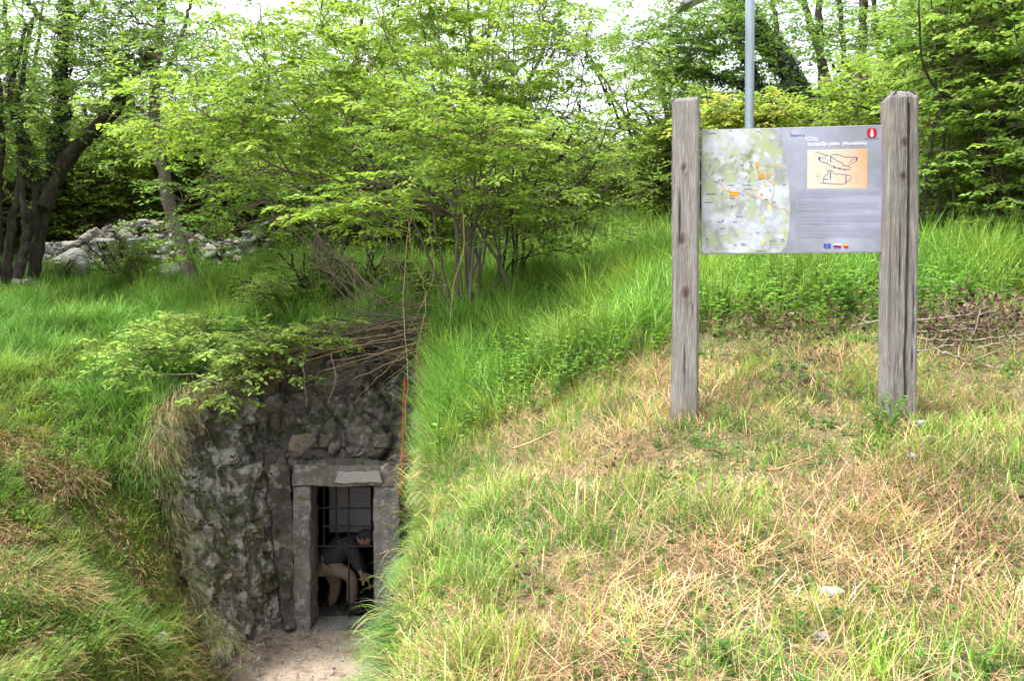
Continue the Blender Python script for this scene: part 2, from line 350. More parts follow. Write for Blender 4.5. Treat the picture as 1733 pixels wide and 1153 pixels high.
def rbox(name, lo, hi, m, parent, st=.03, amp=.008, seed=1, sc=7):
    v, q = rough_box(lo, hi, st, amp, seed, sc); return fast(name, v, q, m, parent=parent, smooth=True)
ent = empty('cave_entrance', (-2.06, 10.4, FLOOR), 'dark doorway with rough concrete surround and iron bars in the rock face', 'cave entrance')
rbox('jamb', (-2.655, 10.28, FLOOR-.05), (-2.44, 10.72, -.35), M['concrete'], ent, seed=3, amp=.012)
rbox('jamb', (-1.68, 10.28, FLOOR-.05), (-1.36, 10.72, -.35), M['concrete'], ent, seed=5, amp=.012)
rbox('lintel', (-2.655, 10.272, -.352), (-1.36, 10.74, -.10), M['concrete'], ent, seed=9, amp=.018)
rbox('threshold', (-2.44, 10.3, FLOOR-.06), (-1.68, 10.75, FLOOR+.045), M['concrete'], ent, seed=12)
# pale patch of plaster on the lintel
S = sheet([np.array([-2.14, 10.262, -.30]), np.array([-1.56, 10.262, -.29])], [np.array([-2.09, 10.262, -.165]), np.array([-1.60, 10.262, -.155])], 40, 14)
P = S.reshape(-1, 3); P[:, 2] += .012*fbm(P[:, 0]*9, 2., P[:, 2]*9); P[:, 1] += .002+.004*fbm(P[:, 0]*12, 1., P[:, 2]*12)
po = fast('plaster_patch', P, sheet_q(S), M['plaster'], parent=ent, smooth=True); so_ = po.modifiers.new('s', 'SOLIDIFY'); so_.thickness = .03; so_.offset = 0
# rendered hood that arches over the lintel
t = np.linspace(0, 1, 60); hx = -2.62+t*1.32; hz = -.12+.10*np.sin(np.pi*np.clip(t*.85+.12, 0, 1))
S = np.zeros((60, 12, 3)); v = np.linspace(0, 1, 12)[None]
S[..., 0] = hx[:, None]; S[..., 1] = 10.33+.06*v; S[..., 2] = -.14+(hz+.14)[:, None]*v
P = S.reshape(-1, 3); P[:, 1] += .02*fbm(P[:, 0]*6, 1., P[:, 2]*6)
ho = fast('render_hood', P, sheet_q(S), M['rock_dark'], parent=ent, smooth=True); s_ = ho.modifiers.new('s', 'SOLIDIFY'); s_.thickness = .2; s_.offset = 1 if False else -1
# leaning rendered wing on the left
S = sheet([pt(484, 1070, 10.1), pt(497, 1068, 10.22), pt(507, 1064, 10.33)], [pt(446, 752, 10.32), pt(472, 765, 10.4), pt(492, 792, 10.4)], 30, 130)
P = S.reshape(-1, 3); P[:, 1] += .05*fbm(P[:, 0]*3, 1., P[:, 2]*3, 5); P[:, 0] += .02*fbm(P[:, 0]*3+5, 1., P[:, 2]*4, 4)
wo = fast('wing_wall', P, sheet_q(S), M['rock_dark'], parent=ent, smooth=True); s_ = wo.modifiers.new('s', 'SOLIDIFY'); s_.thickness = .07; s_.offset = -1
# gate of iron bars, set a little inside
gy0 = 10.62
gate = empty('gate', (0, 0, 0)); gate.parent = ent
gate.location = (-.0, 0, 0)
def bar(name, a, b, r, parent, m, k=8, world_off=None):
    v, q = tubes(np.array([[a, (np.array(a)+np.array(b))/2, b]]), np.full((1, 3), r), k)
    off = np.array(ent.location)
    o = fast(name, v-off, q, m); o.parent = parent; return o
def zp(py): return float(pt(580, py, gy0)[2])
def xp(px): return float(pt(px, 800, gy0)[0])
for x_, a_, b_ in [(534, 822, 1045), (548, 822, 925), (569, 822, 905), (590, 822, 1045), (632, 822, 1045)]:
    bar('bar', (xp(x_), gy0, zp(a_)), (xp(x_), gy0, zp(b_)), .011, gate, M['iron'])
for y_, a_, b_ in [(824, 532, 634), (860, 532, 634), (891, 545, 634), (925, 532, 634)]:
    bar('bar', (xp(a_), gy0-.012, zp(y_)), (xp(b_), gy0-.012, zp(y_)), .012, gate, M['iron'])
# pale board hanging further in
v, q = rough_box((-2.58, 11.95, -1.32), (-1.98, 11.98, -.47), .05, .002)
tag(fast('notice_board', v, q, M['board_grey'], smooth=True), 'pale grey board standing inside the cave behind the upper gate bars', 'board')
# rusty rod right of the door
rp = smooth_path([pt(686, 640, 10.15), pt(684, 700, 10.12), pt(681, 760, 10.1), pt(678, 838, 10.08)], 30)[None]
v, q = tubes(rp, .022+.006*np.abs(np.sin(np.arange(30)*1.7))[None], 8)
tag(fast('rusty_pipe', v, q, M['rust'], smooth=True), 'rusty red iron pipe running down the rock right of the doorway', 'pipe')

# ------------------------------------------------------------------ stones
def rock_mesh(seed, sub=3, flat=1.0):
    bm = bmesh.new(); bmesh.ops.create_icosphere(bm, subdivisions=sub, radius=1)
    g = np.random.default_rng(seed); V = np.array([v.co[:] for v in bm.verts]); T = np.array([[v.index for v in f.verts] for f in bm.faces]); bm.free()
    for i in range(13):
        n = unit(g.normal(size=3)); dd = .48+.34*g.random(); s = V@n; V = V-np.where(s > dd, s-dd, 0)[:, None]*n
    V = V*np.array([1, .8, .7*flat])*(.9+.2*g.random(3)); V = V*(1+.04*fbm(V[:, 0]*3+seed, V[:, 1]*3, V[:, 2]*3)[:, None])
    return V, T
ROCKS = [rock_mesh(100+i) for i in range(8)]
def rotm(a, b, c):
    return np.array(Matrix.Rotation(a, 3, 'X') @ Matrix.Rotation(b, 3, 'Y') @ Matrix.Rotation(c, 3, 'Z'))
def stone_pile_cols(n, seed, nv):
    g = np.random.default_rng(seed+500); return np.repeat((.55+.6*g.random((n, 1)))*np.array([[1, .97, .92]])*(1+.08*g.normal(size=(n, 3))), nv, 0)
def stone_pile(n, p0, p1, height, width, seed, smin=.10, smax=.26):
    g = np.random.default_rng(seed); Vs = []; Ts = []; off = 0
    for i in range(n):
        u = g.random(); v = g.random()**1.1; s = (smin+(smax-smin)*g.random()**2)
        c = p0*(1-u)+p1*u; wob = height*(.75+.25*math.sin(u*9+seed)+.15*g.random())
        y = (g.random()-.5)*width*(1-.75*v)
        c = np.array([c[0]+.1*g.normal(), c[1]+y, 0]); c[2] = float(h(c[0], c[1]))+v*wob
        V, T = ROCKS[g.integers(8)]; A = V@rotm(*(g.random(3)*6.28)).T*s*np.array([1.15, 1, .75])
        Vs.append(A+c); Ts.append(T+off); off += len(V)
    return np.concatenate(Vs), np.concatenate(Ts)
a_, b_ = pt(70, 470, 15.2), pt(455, 440, 16.4)
v, t = stone_pile(1500, a_, b_, .95, 1.4, 4, .05, .19)
M['wall_stone'] = mat('wall_stone', (.33, .32, .30), .9, noise=[(4, .45, .62, (.22, .21, .19)), (14, .55, .66, (.45, .44, .42)), (9, .56, .68, (.10, .10, .06))], bump=1, bscale=30, mul=True)
tag(fast('dry_stone_wall', v, None, M['wall_stone'], stone_pile_cols(1500, 4, len(ROCKS[0][0])), T=t), 'tumbled grey dry stone wall at the far edge of the left meadow', 'stone wall')
def single_rock(name, px, py, d, s, m, label, seed, cat='rock', rot=(0, 0, 0), sc=(1, 1, 1), lift=0.3):
    p = pt(px, py, d); V, T = ROCKS[seed % 8]; A = V*np.array(sc)*s; A = A@rotm(*rot).T
    z = float(h(p[0], p[1])) if d < 9.9 or d > 11.2 else p[2]
    o = fast(name, A, None, m, T=T); o.location = (p[0], p[1], z+s*lift); return tag(o, label, cat, 'loose limestone rocks')
single_rock('rock', 283, 470, 14.2, .26, M['stone_pale'], 'upright pale boulder at the foot of the stone wall beside the leaning trunk', 3, rot=(1.4, .3, 0), lift=.9)
single_rock('rock', 190, 478, 14.0, .15, M['stone_pale'], 'small whitish rock in the nettles in front of the stone wall', 5, lift=.5)
single_rock('rock', 40, 480, 13.8, .26, M['stone'], 'flat grey rock at the foot of the dark forked tree', 1, sc=(1.5, 1, .5))
single_rock('rock', 130, 445, 14.6, .38, M['stone'], 'largest grey boulder leaning at the left end of the stone wall', 2, lift=.8)
single_rock('rock', 1410, 1005, 2.98, .042, M['stone_pale'], 'egg sized pale rock in dry grass in the lower right foreground', 4, sc=(1.3, 1, .8), lift=.5)
single_rock('rock', 1392, 1095, 2.68, .035, M['stone_pale'], 'small rock half buried in straw nearest the bottom of the picture', 6, lift=.3)
single_rock('rock', 1555, 713, 4.5, .05, M['stone_pale'], 'small grey rock beside the foot of the right sign post', 7, lift=.3)
single_rock('rock', 1575, 748, 4.3, .06, M['stone_pale'], 'flat pale rock in straw just below the right sign post', 0, sc=(1.4, 1, .6), lift=.3)
single_rock('rock', 1541, 785, 4.05, .04, M['stone_pale'], 'lone whitish rock in the thatch below right sign post', 2, lift=.3)
single_rock('rock', 265, 1108, 7.9, .11, M['stone_pale'], 'pale rock in the grass at the bottom of the left bank', 1, rot=(1.2, 0, 0), lift=.5)
# boulder stuck in the rock face above the door
V0, T0 = rock_mesh(55, 4); p = pt(512, 752, 10.42)
o = fast('boulder', V0*np.array([.25, .2, .27]), None, mat('tan_boulder', (.24, .20, .15), .9, noise=[(5, .45, .62, (.15, .12, .09)), (14, .56, .66, (.32, .29, .25)), (9, .58, .7, (.07, .06, .05))], bump=1, bscale=24), T=T0, smooth=True)
o.location = p+np.array([0, .17, 0]); tag(o, 'rounded tan boulder set in the rock face above the left of the doorway', 'boulder')
o = fast('boulder', V0@rotm(1, 2, .5).T*np.array([.13, .12, .14]), None, M['rock'], T=T0, smooth=True)
o.location = pt(568, 762, 10.56); tag(o, 'small grey boulder set in the rock face above the lintel', 'boulder')

# ------------------------------------------------------------------ information sign
sign = empty('information_sign', pt(1340, 712, 4.68), 'grey information board with map and cave drawing between two weathered wooden posts', 'information sign')
def post(px, pytop, pybot, d, wdt, dep, rot, seed, m, crack=None, knots=(), cham=.03, slope=0):
    base = pt(px, pybot, d); topz = pt(px, pytop, d)[2]; H = topz-base[2]; K = 96; NR = 330
    zs = np.linspace(-.15, H, NR)
    # rounded rectangle cross-section
    th = np.linspace(0, 2*np.pi, K, endpoint=False)+.01; pw = .16
    cx = np.sign(np.cos(th))*np.abs(np.cos(th))**pw; cy = np.sign(np.sin(th))*np.abs(np.sin(th))**pw
    # even spacing
    per = np.linspace(0, 8, K, endpoint=False)
    cx = np.interp(per % 8, [0, 2, 4, 6, 8], [-1, 1, 1, -1, -1]); cy = np.interp(per % 8, [0, 2, 4, 6, 8], [-1, -1, 1, 1, -1])
    nx = np.where(np.abs(cx) > .96, cx, 0); ny = np.where(np.abs(cy) > .96, cy, 0)
    CX = np.repeat(cx[None], NR, 0); CY = np.repeat(cy[None], NR, 0); Z = np.repeat(zs[:, None], K, 1)
    inset = np.zeros_like(Z)
    topk = np.clip((Z-(H-cham))/cham, 0, 1); inset = topk*cham*.75
    corner = (np.abs(np.abs(cx)-1) < .045) & (np.abs(np.abs(cy)-1) < .045)
    inset = inset+np.where(corner[None], .006, 0)
    g = .0018*vnoise(per[None]*9+seed*7, Z*1.8)+.0012*vnoise(per[None]*25+seed, Z*4)+.004*fbm(per[None]*1.2+seed, Z*1.5)
    inset = inset-g
    front = (cy < -.98)
    fx = CX*wdt/2
    dark = np.ones((NR, K, 3))
    for ck in (crack or []):
        xs, z0, z1, wd, dp = ck
        cxl = xs*wdt/2+.006*fbm(Z[:, :1]*3.2, seed*3., 0., 4)+.0*Z
        inn = sstep(z0, z0+.15, Z)*sstep(z1, z1-.12, Z)*(.6+.6*np.abs(vnoise(Z*6, 3.+seed)))
        inset = inset+np.where(front[None], dp*np.exp(-((fx-cxl)/wd)**2)*inn, 0)
        dark *= (1-np.where(front[None], .75*np.exp(-((fx-cxl)/(wd*1.1))**2)*np.minimum(1, inn), 0))[..., None]
    for kx, kz, kr in knots:
        dd = np.hypot((fx-kx*wdt/2), (Z-kz)*.7)/kr
        inset = inset+np.where(front[None], .004*np.exp(-(dd*1.8)**2)-.002*np.exp(-((dd-1.1)*3)**2), 0)
        kk = np.where(front[None], .55*np.exp(-(dd*1.3)**2)+.25*np.exp(-((fx-kx*wdt/2)/(kr*.5))**2-((Z-kz)/(kr*5))**2), 0)[..., None]; dark *= 1-kk*np.array([.85, 1, 1.1])
    x = CX*wdt/2-np.sign(CX)*(np.abs(CX) > .96)*inset; y = CY*dep/2-np.sign(CY)*(np.abs(CY) > .96)*inset
    topcap = Z+np.where(Z > H-.001, slope*(-y), 0)
    V = np.stack([x, y, topcap], -1)
    idx = np.arange(NR*K).reshape(NR, K)
    Q = np.stack([idx[:-1], np.roll(idx[:-1], -1, 1), np.roll(idx[1:], -1, 1), idx[1:]], -1).reshape(-1, 4)
    Vt = [V.reshape(-1, 3)]; Qs = [Q]; ring = V[-1]; n0 = NR*K; prev = idx[-1]
    for s in (.7, .4, .1, .01):
        rg = ring.mean(0)+(ring-ring.mean(0))*s; rg[:, 2] += .004*fbm(rg[:, 0]*60, rg[:, 1]*60, seed)+.004; cur = np.arange(K)+n0; n0 += K
        Vt.append(rg); Qs.append(np.stack([prev, np.roll(prev, -1), np.roll(cur, -1), cur], -1)); prev = cur
    V = np.concatenate(Vt); c, s = math.cos(rot), math.sin(rot)
    V = np.stack([V[:, 0]*c-V[:, 1]*s, V[:, 0]*s+V[:, 1]*c, V[:, 2]], 1)+base+np.array([0, dep/2, 0])
    cc_ = np.ones((len(V), 3)); cc_[:NR*K] = dark.reshape(-1, 3); foot = 1-.35*np.exp(-np.clip(V[:, 2]-base[2], 0, 9)/.07)  # contact shade near the ground is painted into the post colour
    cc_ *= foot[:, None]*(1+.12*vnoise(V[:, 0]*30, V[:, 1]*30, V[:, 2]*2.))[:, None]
    return fast('post', V, np.concatenate(Qs), m, cc_, parent=sign, smooth=False)
PL = post(1163, 166, 716, 4.76, .146, .13, R(-13), 2, M['wood'], crack=[(-.45, .95, 1.35, .0035, .02), (.1, .1, .5, .003, .012), (.55, .5, .8, .002, .01)], knots=[(-.25, 1.02, .028), (-.1, 1.42, .02), (.1, .72, .03)], cham=.012, slope=.12)
PR = post(1528, 152, 716, 4.58, .150, .15, R(-1), 5, M['wood_dark'], crack=[(.22, .05, 1.80, .004, .09), (-.3, .6, 1.3, .002, .012), (.75, .2, .9, .002, .012)], knots=[(-.05, 1.5, .022), (-.1, 1.32, .022)], cham=.035)
# panel
pa = pt(1186.5, 430.5, 4.82); pb = pt(1498.5, 428, 4.70); ptl = pt(1186.5, 219, 4.82)
ux = pb-pa; W_ = float(np.linalg.norm(ux[:2])); ang = math.atan2(ux[1], ux[0]); H_ = float(ptl[2]-pa[2])
panel = empty('panel', (0, 0, 0)); panel.parent = sign
PM = Matrix.Translation(Vector(pa)-Vector(sign.location)) @ Matrix.Rotation(ang, 4, 'Z') @ Matrix.Rotation(R(90), 4, 'X') @ Matrix.Rotation(R(-.45)*1, 4, 'Z')
PM = Matrix.Translation(Vector(pa)-Vector(sign.location)) @ Matrix.Rotation(ang, 4, 'Z') @ Matrix.Rotation(R(90), 4, 'X')
bpy.data.objects.remove(panel)
# panel base board: local x along width, y up, z towards the viewer; metres, W_ x H_
def flat_mat(name, c, rough=.5, **k): return mat(name, tuple(v*(.60 if name != 'printed_white' else .95) for v in c), rough, spec=.2, **k)
M['p_grey'] = flat_mat('printed_grey', (.33, .36, .42), noise=[(2.2, .4, .7, (.36, .38, .50))])
M['p_edge'] = flat_mat('panel_edge', (.62, .62, .62))
M['p_white'] = flat_mat('printed_white', (.78, .78, .82))
M['p_text'] = flat_mat('printed_pale_text', (.50, .52, .68))
M['p_orange'] = flat_mat('printed_orange', (.85, .42, .05))
M['p_yellow'] = flat_mat('printed_yellow', (.85, .62, .08))
M['p_blue'] = flat_mat('printed_blue', (.03, .10, .60))
M['p_lblue'] = flat_mat('printed_light_blue', (.35, .62, .85))
M['p_red'] = flat_mat('printed_red', (.62, .02, .03))
M['p_black'] = flat_mat('printed_ink', (.06, .05, .09))
M['p_navy'] = flat_mat('printed_navy', (.10, .13, .38))
M['p_pale'] = flat_mat('printed_road', (.72, .72, .78))
M['p_map'] = flat_mat('printed_map', (.40, .44, .42), noise=[(9, .44, .62, (.49, .52, .54)), ((15, 15, 9), .46, .58, (.32, .37, .22)), (5, .5, .66, (.46, .50, .60))])
def pmesh(name, bm, m, parent, up=True):
    me = bpy.data.meshes.new(name); bm.transform(PM); bm.normal_update(); bm.to_mesh(me); bm.free(); me.materials.append(m)
    o = bpy.data.objects.new(name, me); COL.objects.link(o); o.parent = parent; return o
bm = bmesh.new(); bmesh.ops.create_cube(bm, size=1)
for v in bm.verts: v.co = Vector(((v.co.x+.5)*W_, (v.co.y+.5)*H_, v.co.z*.008-.004))
bmesh.ops.bevel(bm, geom=list(bm.edges), offset=.0012, segments=2, affect='EDGES')
panel = pmesh('panel', bm, M['p_edge'], sign)
def poly(pts, z0, z1=None, bm=None):
    bm = bm or bmesh.new(); z1 = z1 if z1 is not None else z0+.0006
    vs = [bm.verts.new((x, y, z1)) for x, y in pts]; f = bm.faces.new(vs)
    if f.normal.z < 0: pass
    return bm
def strip(pts, wd, z, bm=None):
    bm = bm or bmesh.new(); pts = [Vector((*p, 0)) for p in pts]; prev = None
    for i, p in enumerate(pts):
        a = pts[max(0, i-1)]; b = pts[min(len(pts)-1, i+1)]; n = (b-a).normalized(); n = Vector((-n.y, n.x, 0))*wd/2
        cur = (bm.verts.new((p.x-n.x, p.y-n.y, z)), bm.verts.new((p.x+n.x, p.y+n.y, z)))
        if prev: bm.faces.new((prev[0], cur[0], cur[1], prev[1]))
        prev = cur
    return bm
# panel pixel mapping from the enlarged photograph (region 1120..1580 x 130..450, scale 3.602)
def pp(X, Y):
    px = 1120+X/3.602; py = 130+Y/3.602
    u = (px-1186.5)/(1498-1186.5); tp = 219+(212-219)*u; bt = 430.5+(427.5-430.5)*u
    return (u*W_*1.0, (bt-py)/(bt-tp)*H_)
def grid_fill(name, outline_fn, m, z, nx=40):
    pass
e = .004
bm = poly([(e, e), (W_-e, e), (W_-e, H_-e), (e, H_-e)], .0008); pmesh('printed_sheet', bm, M['p_grey'], panel)
mp_ = [pp(243, 1075), pp(243, 322), pp(718, 315)]+[pp(x, y) for x, y in [(740, 400), (757, 500), (772, 600), (782, 700), (785, 800), (783, 900), (775, 980), (765, 1030), (745, 1060), (725, 1072)]]
mp_ = [(max(e+.001, x), min(max(y, e+.001), H_-e-.001)) for x, y in mp_]
pmesh('map_print', poly(mp_, .0016), M['p_map'], panel)
# green and pale relief patches on the map
bmg = bmesh.new(); bmd = bmesh.new(); bmw = bmesh.new()
random.seed(3)
def blob(bm, X, Y, rx_, ry_, z, n=14, ang=0):
    pts = []
    for i in range(n):
        a = i*2*math.pi/n; r = 1+random.uniform(-.25, .25); x = math.cos(a)*rx_*r; y = math.sin(a)*ry_*r
        pts.append(pp(X+x*math.cos(ang)-y*math.sin(ang), Y+x*math.sin(ang)+y*math.cos(ang)))
    lim = pp(700, 500)[0]
    pts = [(min(max(x, e+.002), lim+.01), min(max(y, e+.002), H_-e-.002)) for x, y in pts]
    poly(pts, z, z, bm)
for i in range(34):
    blob(bmg, random.uniform(262, 690), random.uniform(335, 500), random.uniform(8, 22), random.uniform(14, 34), .0018+i*.000012, ang=random.uniform(-.4, .4))
for i in range(22):
    blob(bmd, random.uniform(262, 560), random.uniform(455, 620), random.uniform(6, 16), random.uniform(14, 36), .0023+i*.000012, ang=random.uniform(.1, .7))
for (X, Y) in [(275, 480), (340, 520), (430, 540), (500, 550), (545, 560), (540, 640), (620, 865), (625, 1010), (640, 1030), (660, 800)]:
    blob(bmg if Y > 700 else bmd, X, Y, 15, 24, .0026)
for i in range(36):
    blob(bmw, random.uniform(262, 720), random.uniform(340, 1040), random.uniform(8, 26), random.uniform(10, 26), .0027+i*.00001, ang=random.uniform(-1, 1))
M['p_green'] = flat_mat('map_pale_green', (.42, .46, .28), noise=[(14, .4, .6, (.48, .49, .30))])
M['p_dgreen'] = flat_mat('map_green', (.30, .37, .21), noise=[(14, .4, .6, (.38, .43, .28))])
M['p_wht'] = flat_mat('map_pale', (.52, .55, .59), noise=[(9, .4, .6, (.47, .51, .54))])
pmesh('map_relief', bmg, M['p_green'], panel); pmesh('map_relief', bmd, M['p_dgreen'], panel); pmesh('map_relief', bmw, M['p_wht'], panel)
bm = bmesh.new()
for L, wd in [([(590, 530), (640, 545), (690, 545), (712, 555)], 3.5), ([(585, 525), (580, 560), (600, 590), (600, 610)], 9), ([(697, 590), (700, 625), (688, 655), (686, 700), (672, 750), (675, 780)], 4),
      ([(600, 612), (640, 620), (665, 640), (690, 660)], 4), ([(605, 640), (600, 665), (585, 690), (545, 693)], 3.5), ([(620, 625), (625, 655), (650, 668), (685, 660)], 3.5),
      ([(500, 690), (545, 725), (590, 735), (630, 755), (680, 785), (720, 805), (750, 803), (783, 838)], 4.5), ([(345, 640), (370, 665), (378, 690), (410, 695)], 7), ([(370, 630), (400, 618)], 3),
      ([(415, 715), (440, 750), (470, 740), (475, 705)], 4), ([(470, 750), (450, 790), (430, 790)], 4), ([(410, 700), (480, 705)], 12)]:
    strip([pp(*q_) for q_ in L], wd*.75*W_/1110, .0034, bm)
for (X, Y, a, b) in [(610, 605, 22, 14), (650, 602, 14, 12), (440, 715, 24, 14), (583, 545, 8, 16), (612, 718, 9, 8)]: blob(bm, X, Y, a, b, .0035)
pmesh('map_route', bm, M['p_orange'], panel)
bm = bmesh.new()
for L in [[(300, 560), (310, 510), (350, 465), (400, 470)], [(405, 470), (408, 520), (420, 560)], [(420, 570), (500, 610), (560, 585)], [(680, 650), (730, 655), (770, 630)], [(700, 640), (740, 680), (775, 690)],
          [(380, 910), (430, 960), (500, 1010), (560, 1050)], [(450, 880), (470, 800), (465, 760)], [(560, 950), (640, 980), (660, 1030), (680, 1050)], [(420, 900), (435, 960), (470, 1010)], [(300, 400), (350, 350)], [(700, 1020), (740, 985), (770, 1000)]]:
    strip([pp(*q_) for q_ in L], 2.6*W_/1110, .0032, bm)
pmesh('map_road', bm, M['p_pale'], panel)
bm = bmesh.new()
for (X, Y, w0) in [(350, 632, 8), (368, 630, 8), (430, 788, 8), (300, 715, 60), (370, 715, 8), (420, 660, 40), (520, 660, 50), (530, 685, 45), (475, 852, 38), (355, 885, 30), (375, 875, 8), (370, 925, 30), (450, 885, 24), (590, 950, 22), (680, 1000, 36), (740, 990, 20), (745, 1000, 26), (500, 1025, 28), (455, 1028, 12), (275, 990, 22), (285, 765, 50), (300, 345, 60), (420, 330, 20), (590, 335, 26), (690, 765, 24), (640, 748, 24), (545, 520, 22), (600, 625, 24), (750, 660, 18), (330, 640, 20), (490, 540, 20), (610, 1062, 60), (430, 740, 30)]:
    hh = 5 if w0 < 10 else 2.6; x0 = X-w0/2
    while x0 < X+w0/2:
        wl = min(random.uniform(5, 12), X+w0/2-x0)
        if wl > 1.5: poly([pp(x0, Y-hh), pp(x0+wl, Y-hh), pp(x0+wl, Y+hh), pp(x0, Y+hh)][::-1], .0037, .0037, bm)
        x0 += wl+2.5
pmesh('map_place_names', bm, M['p_navy'], panel)
bm = bmesh.new(); blob(bm, 495, 712, 9, 11, .0038); blob(bm, 665, 690, 8, 10, .0038); pmesh('map_marker', bm, M['p_lblue'], panel)
# drawing sheet
M['p_paper'] = bpy.data.materials.new('aged_paper'); M['p_paper'].use_nodes = True
n = M['p_paper'].node_tree.nodes; l = M['p_paper'].node_tree.links; tcn = n.new('ShaderNodeAttribute'); tcn.attribute_name = 'Col'; l.new(tcn.outputs['Color'], n['Principled BSDF'].inputs['Base Color']); n['Principled BSDF'].inputs['Roughness'].default_value = .45
A_ = np.array([pp(889, 682), pp(1249, 682), pp(1249, 440), pp(889, 447)]); nn = 40
Vp = []; Cp = []
for i in range(nn+1):
    for j in range(7):
        u, v_ = i/nn, j/6; q_ = (A_[0]*(1-u)+A_[1]*u)*(1-v_)+(A_[3]*(1-u)+A_[2]*u)*v_
        Vp.append((PM @ Vector((q_[0], q_[1], .0016)))[:]); k = max(0, (u-.35)/.65)**1.3*(.7+.3*v_)
        Cp.append(np.array([.50, .47, .38])*(1-k)+np.array([.52, .27, .11])*k)
S = np.array(Vp).reshape(nn+1, 7, 3)
o = fast('cave_drawing_paper', S.reshape(-1, 3), sheet_q(S), M['p_paper'], np.array(Cp)); o.parent = panel
bm = bmesh.new()
L7 = lambda L: [pp(x, y) for x, y in L]
def dpp(X, Y):  # from the 1340..1500 x 210..330 enlargement (scale 9.606)
    return pp((1340+X/9.606-1120)*3.602, (210+Y/9.606-130)*3.602)
for L, wd in [([(390, 485), (405, 465), (470, 475), (540, 510), (600, 512)], 9), ([(460, 540), (520, 560), (545, 550), (575, 515)], 7), ([(450, 590), (510, 625), (580, 640), (620, 680), (690, 695), (720, 715), (780, 725), (860, 745), (940, 745), (945, 710), (925, 690)], 10),
              ([(632, 512), (632, 625)], 15), ([(640, 505), (700, 497), (770, 505), (860, 540), (960, 545), (1040, 540)], 9), ([(645, 540), (720, 590), (760, 615), (800, 625), (840, 670), (880, 685), (920, 692)], 10),
              ([(1025, 548), (920, 640), (925, 668), (945, 668), (1060, 590)], 7), ([(1050, 540), (1050, 600)], 22), ([(1080, 530), (1108, 480)], 4), ([(450, 540), (450, 588)], 32),
              ([(690, 690), (690, 725)], 20), ([(778, 715), (778, 745)], 16), ([(860, 730), (860, 758)], 16),
              ([(565, 740), (600, 765), (590, 810), (530, 860), (515, 900), (525, 930), (510, 960)], 9), ([(600, 760), (650, 755), (710, 822), (760, 812), (830, 825), (900, 830), (955, 838), (965, 870), (945, 915), (910, 925), (880, 960)], 8),
              ([(630, 765), (630, 908)], 15), ([(520, 902), (590, 898)], 12), ([(510, 960), (580, 968), (700, 975), (800, 978), (875, 970), (880, 940)], 9), ([(878, 830), (878, 945)], 14), ([(465, 965), (515, 965)], 5),
              ([(436, 755), (436, 965)], 2.5), ([(467, 755), (467, 965)], 2.5), ([(1035, 790), (1035, 970)], 2.5), ([(1062, 800), (1062, 975)], 2.5), ([(400, 840), (425, 850)], 10)]:
    strip([dpp(*q_) for q_ in L], wd*W_/(9.606*311)*1.0, .0024, bm)
for (X, Y) in [(555, 575), (590, 600), (690, 625), (760, 660), (830, 690), (715, 865), (770, 900)]: strip([dpp(X-14, Y), dpp(X+14, Y)], 4*W_/2990, .0024, bm)
pmesh('cave_drawing', bm, M['p_navy'], panel)
# text helper
def text(name, s, X, Y, size_px, m, width_px=None, z=.0022):
    cu = bpy.data.curves.new(name, 'FONT'); cu.body = s; cu.size = 1; cu.offset = .012; to = bpy.data.objects.new(name, cu); COL.objects.link(to)
    bpy.context.view_layer.update(); me = bpy.data.meshes.new_from_object(to.evaluated_get(bpy.context.evaluated_depsgraph_get()))
    bpy.data.objects.remove(to); co = np.array([v.co[:] for v in me.vertices]); k = W_/1121.0
    sx = size_px*k*1.0; w0 = co[:, 0].max()-co[:, 0].min(); 
    sxx = (width_px*k)/w0 if width_px else sx
    x0, y0 = pp(X, Y)
    for v in me.vertices: v.co = PM @ Vector((x0+(v.co.x-co[:, 0].min())*sxx, y0+v.co.y*sx, z))
    me.materials.clear(); me.materials.append(m); o = bpy.data.objects.new(name, me); COL.objects.link(o); o.parent = panel; return o
text('title_text', 'KLOBAŠJA JAMA  (Wursthöhle)', 893, 422, 27, M['p_white'], 352)
text('logo_text', 'istori a', 786, 367, 26, M['p_blue'], 84)
bm = bmesh.new(); blob(bm, 800, 336, 13, 11, .0024); poly([pp(788, 345), pp(779, 352), pp(779, 335), pp(790, 330)][::-1], .0025, .0025, bm); pmesh('logo_emblem', bm, M['p_orange'], panel)
bm = bmesh.new(); strip([pp(x, 376-5*math.sin((x-870)/22)) for x in range(870, 958, 6)], 4*W_/1121, .0024, bm); strip([pp(x, 388-3*math.sin((x-880)/18)) for x in range(882, 956, 6)], 4*W_/1121, .0024, bm)
pmesh('logo_wave', bm, M['p_white'], panel)
bm = bmesh.new(); strip([pp(830, 392), pp(870, 388)], 3*W_/1121, .0024, bm); pmesh('logo_line', bm, M['p_yellow'], panel)
# red rounded emblem with a white stalagmite figure
pts = []
for i in range(28):
    a = i*2*math.pi/28; pts.append(pp(1275+29*math.copysign(abs(math.cos(a))**.6, math.cos(a)), 346-29*math.copysign(abs(math.sin(a))**.6, math.sin(a))))
pmesh('park_emblem', poly(pts, .0024), M['p_red'], panel)
bm = bmesh.new()
for cy_, w0 in [(333, 7), (345, 10), (357, 13), (366, 8)]: poly([pp(1275-w0, cy_+4), pp(1275+w0, cy_+4), pp(1275+3, cy_-9), pp(1275-3, cy_-9)], .0030+cy_*1e-7, None, bm)
pmesh('park_emblem_figure', bm, M['p_white'], panel)
bm = bmesh.new(); x0 = 1232
while x0 < 1318: poly([pp(x0, 383), pp(x0+8, 383), pp(x0+8, 379), pp(x0, 379)], .0024, None, bm); x0 += 11
pmesh('park_emblem_caption', bm, M['p_navy'], panel)
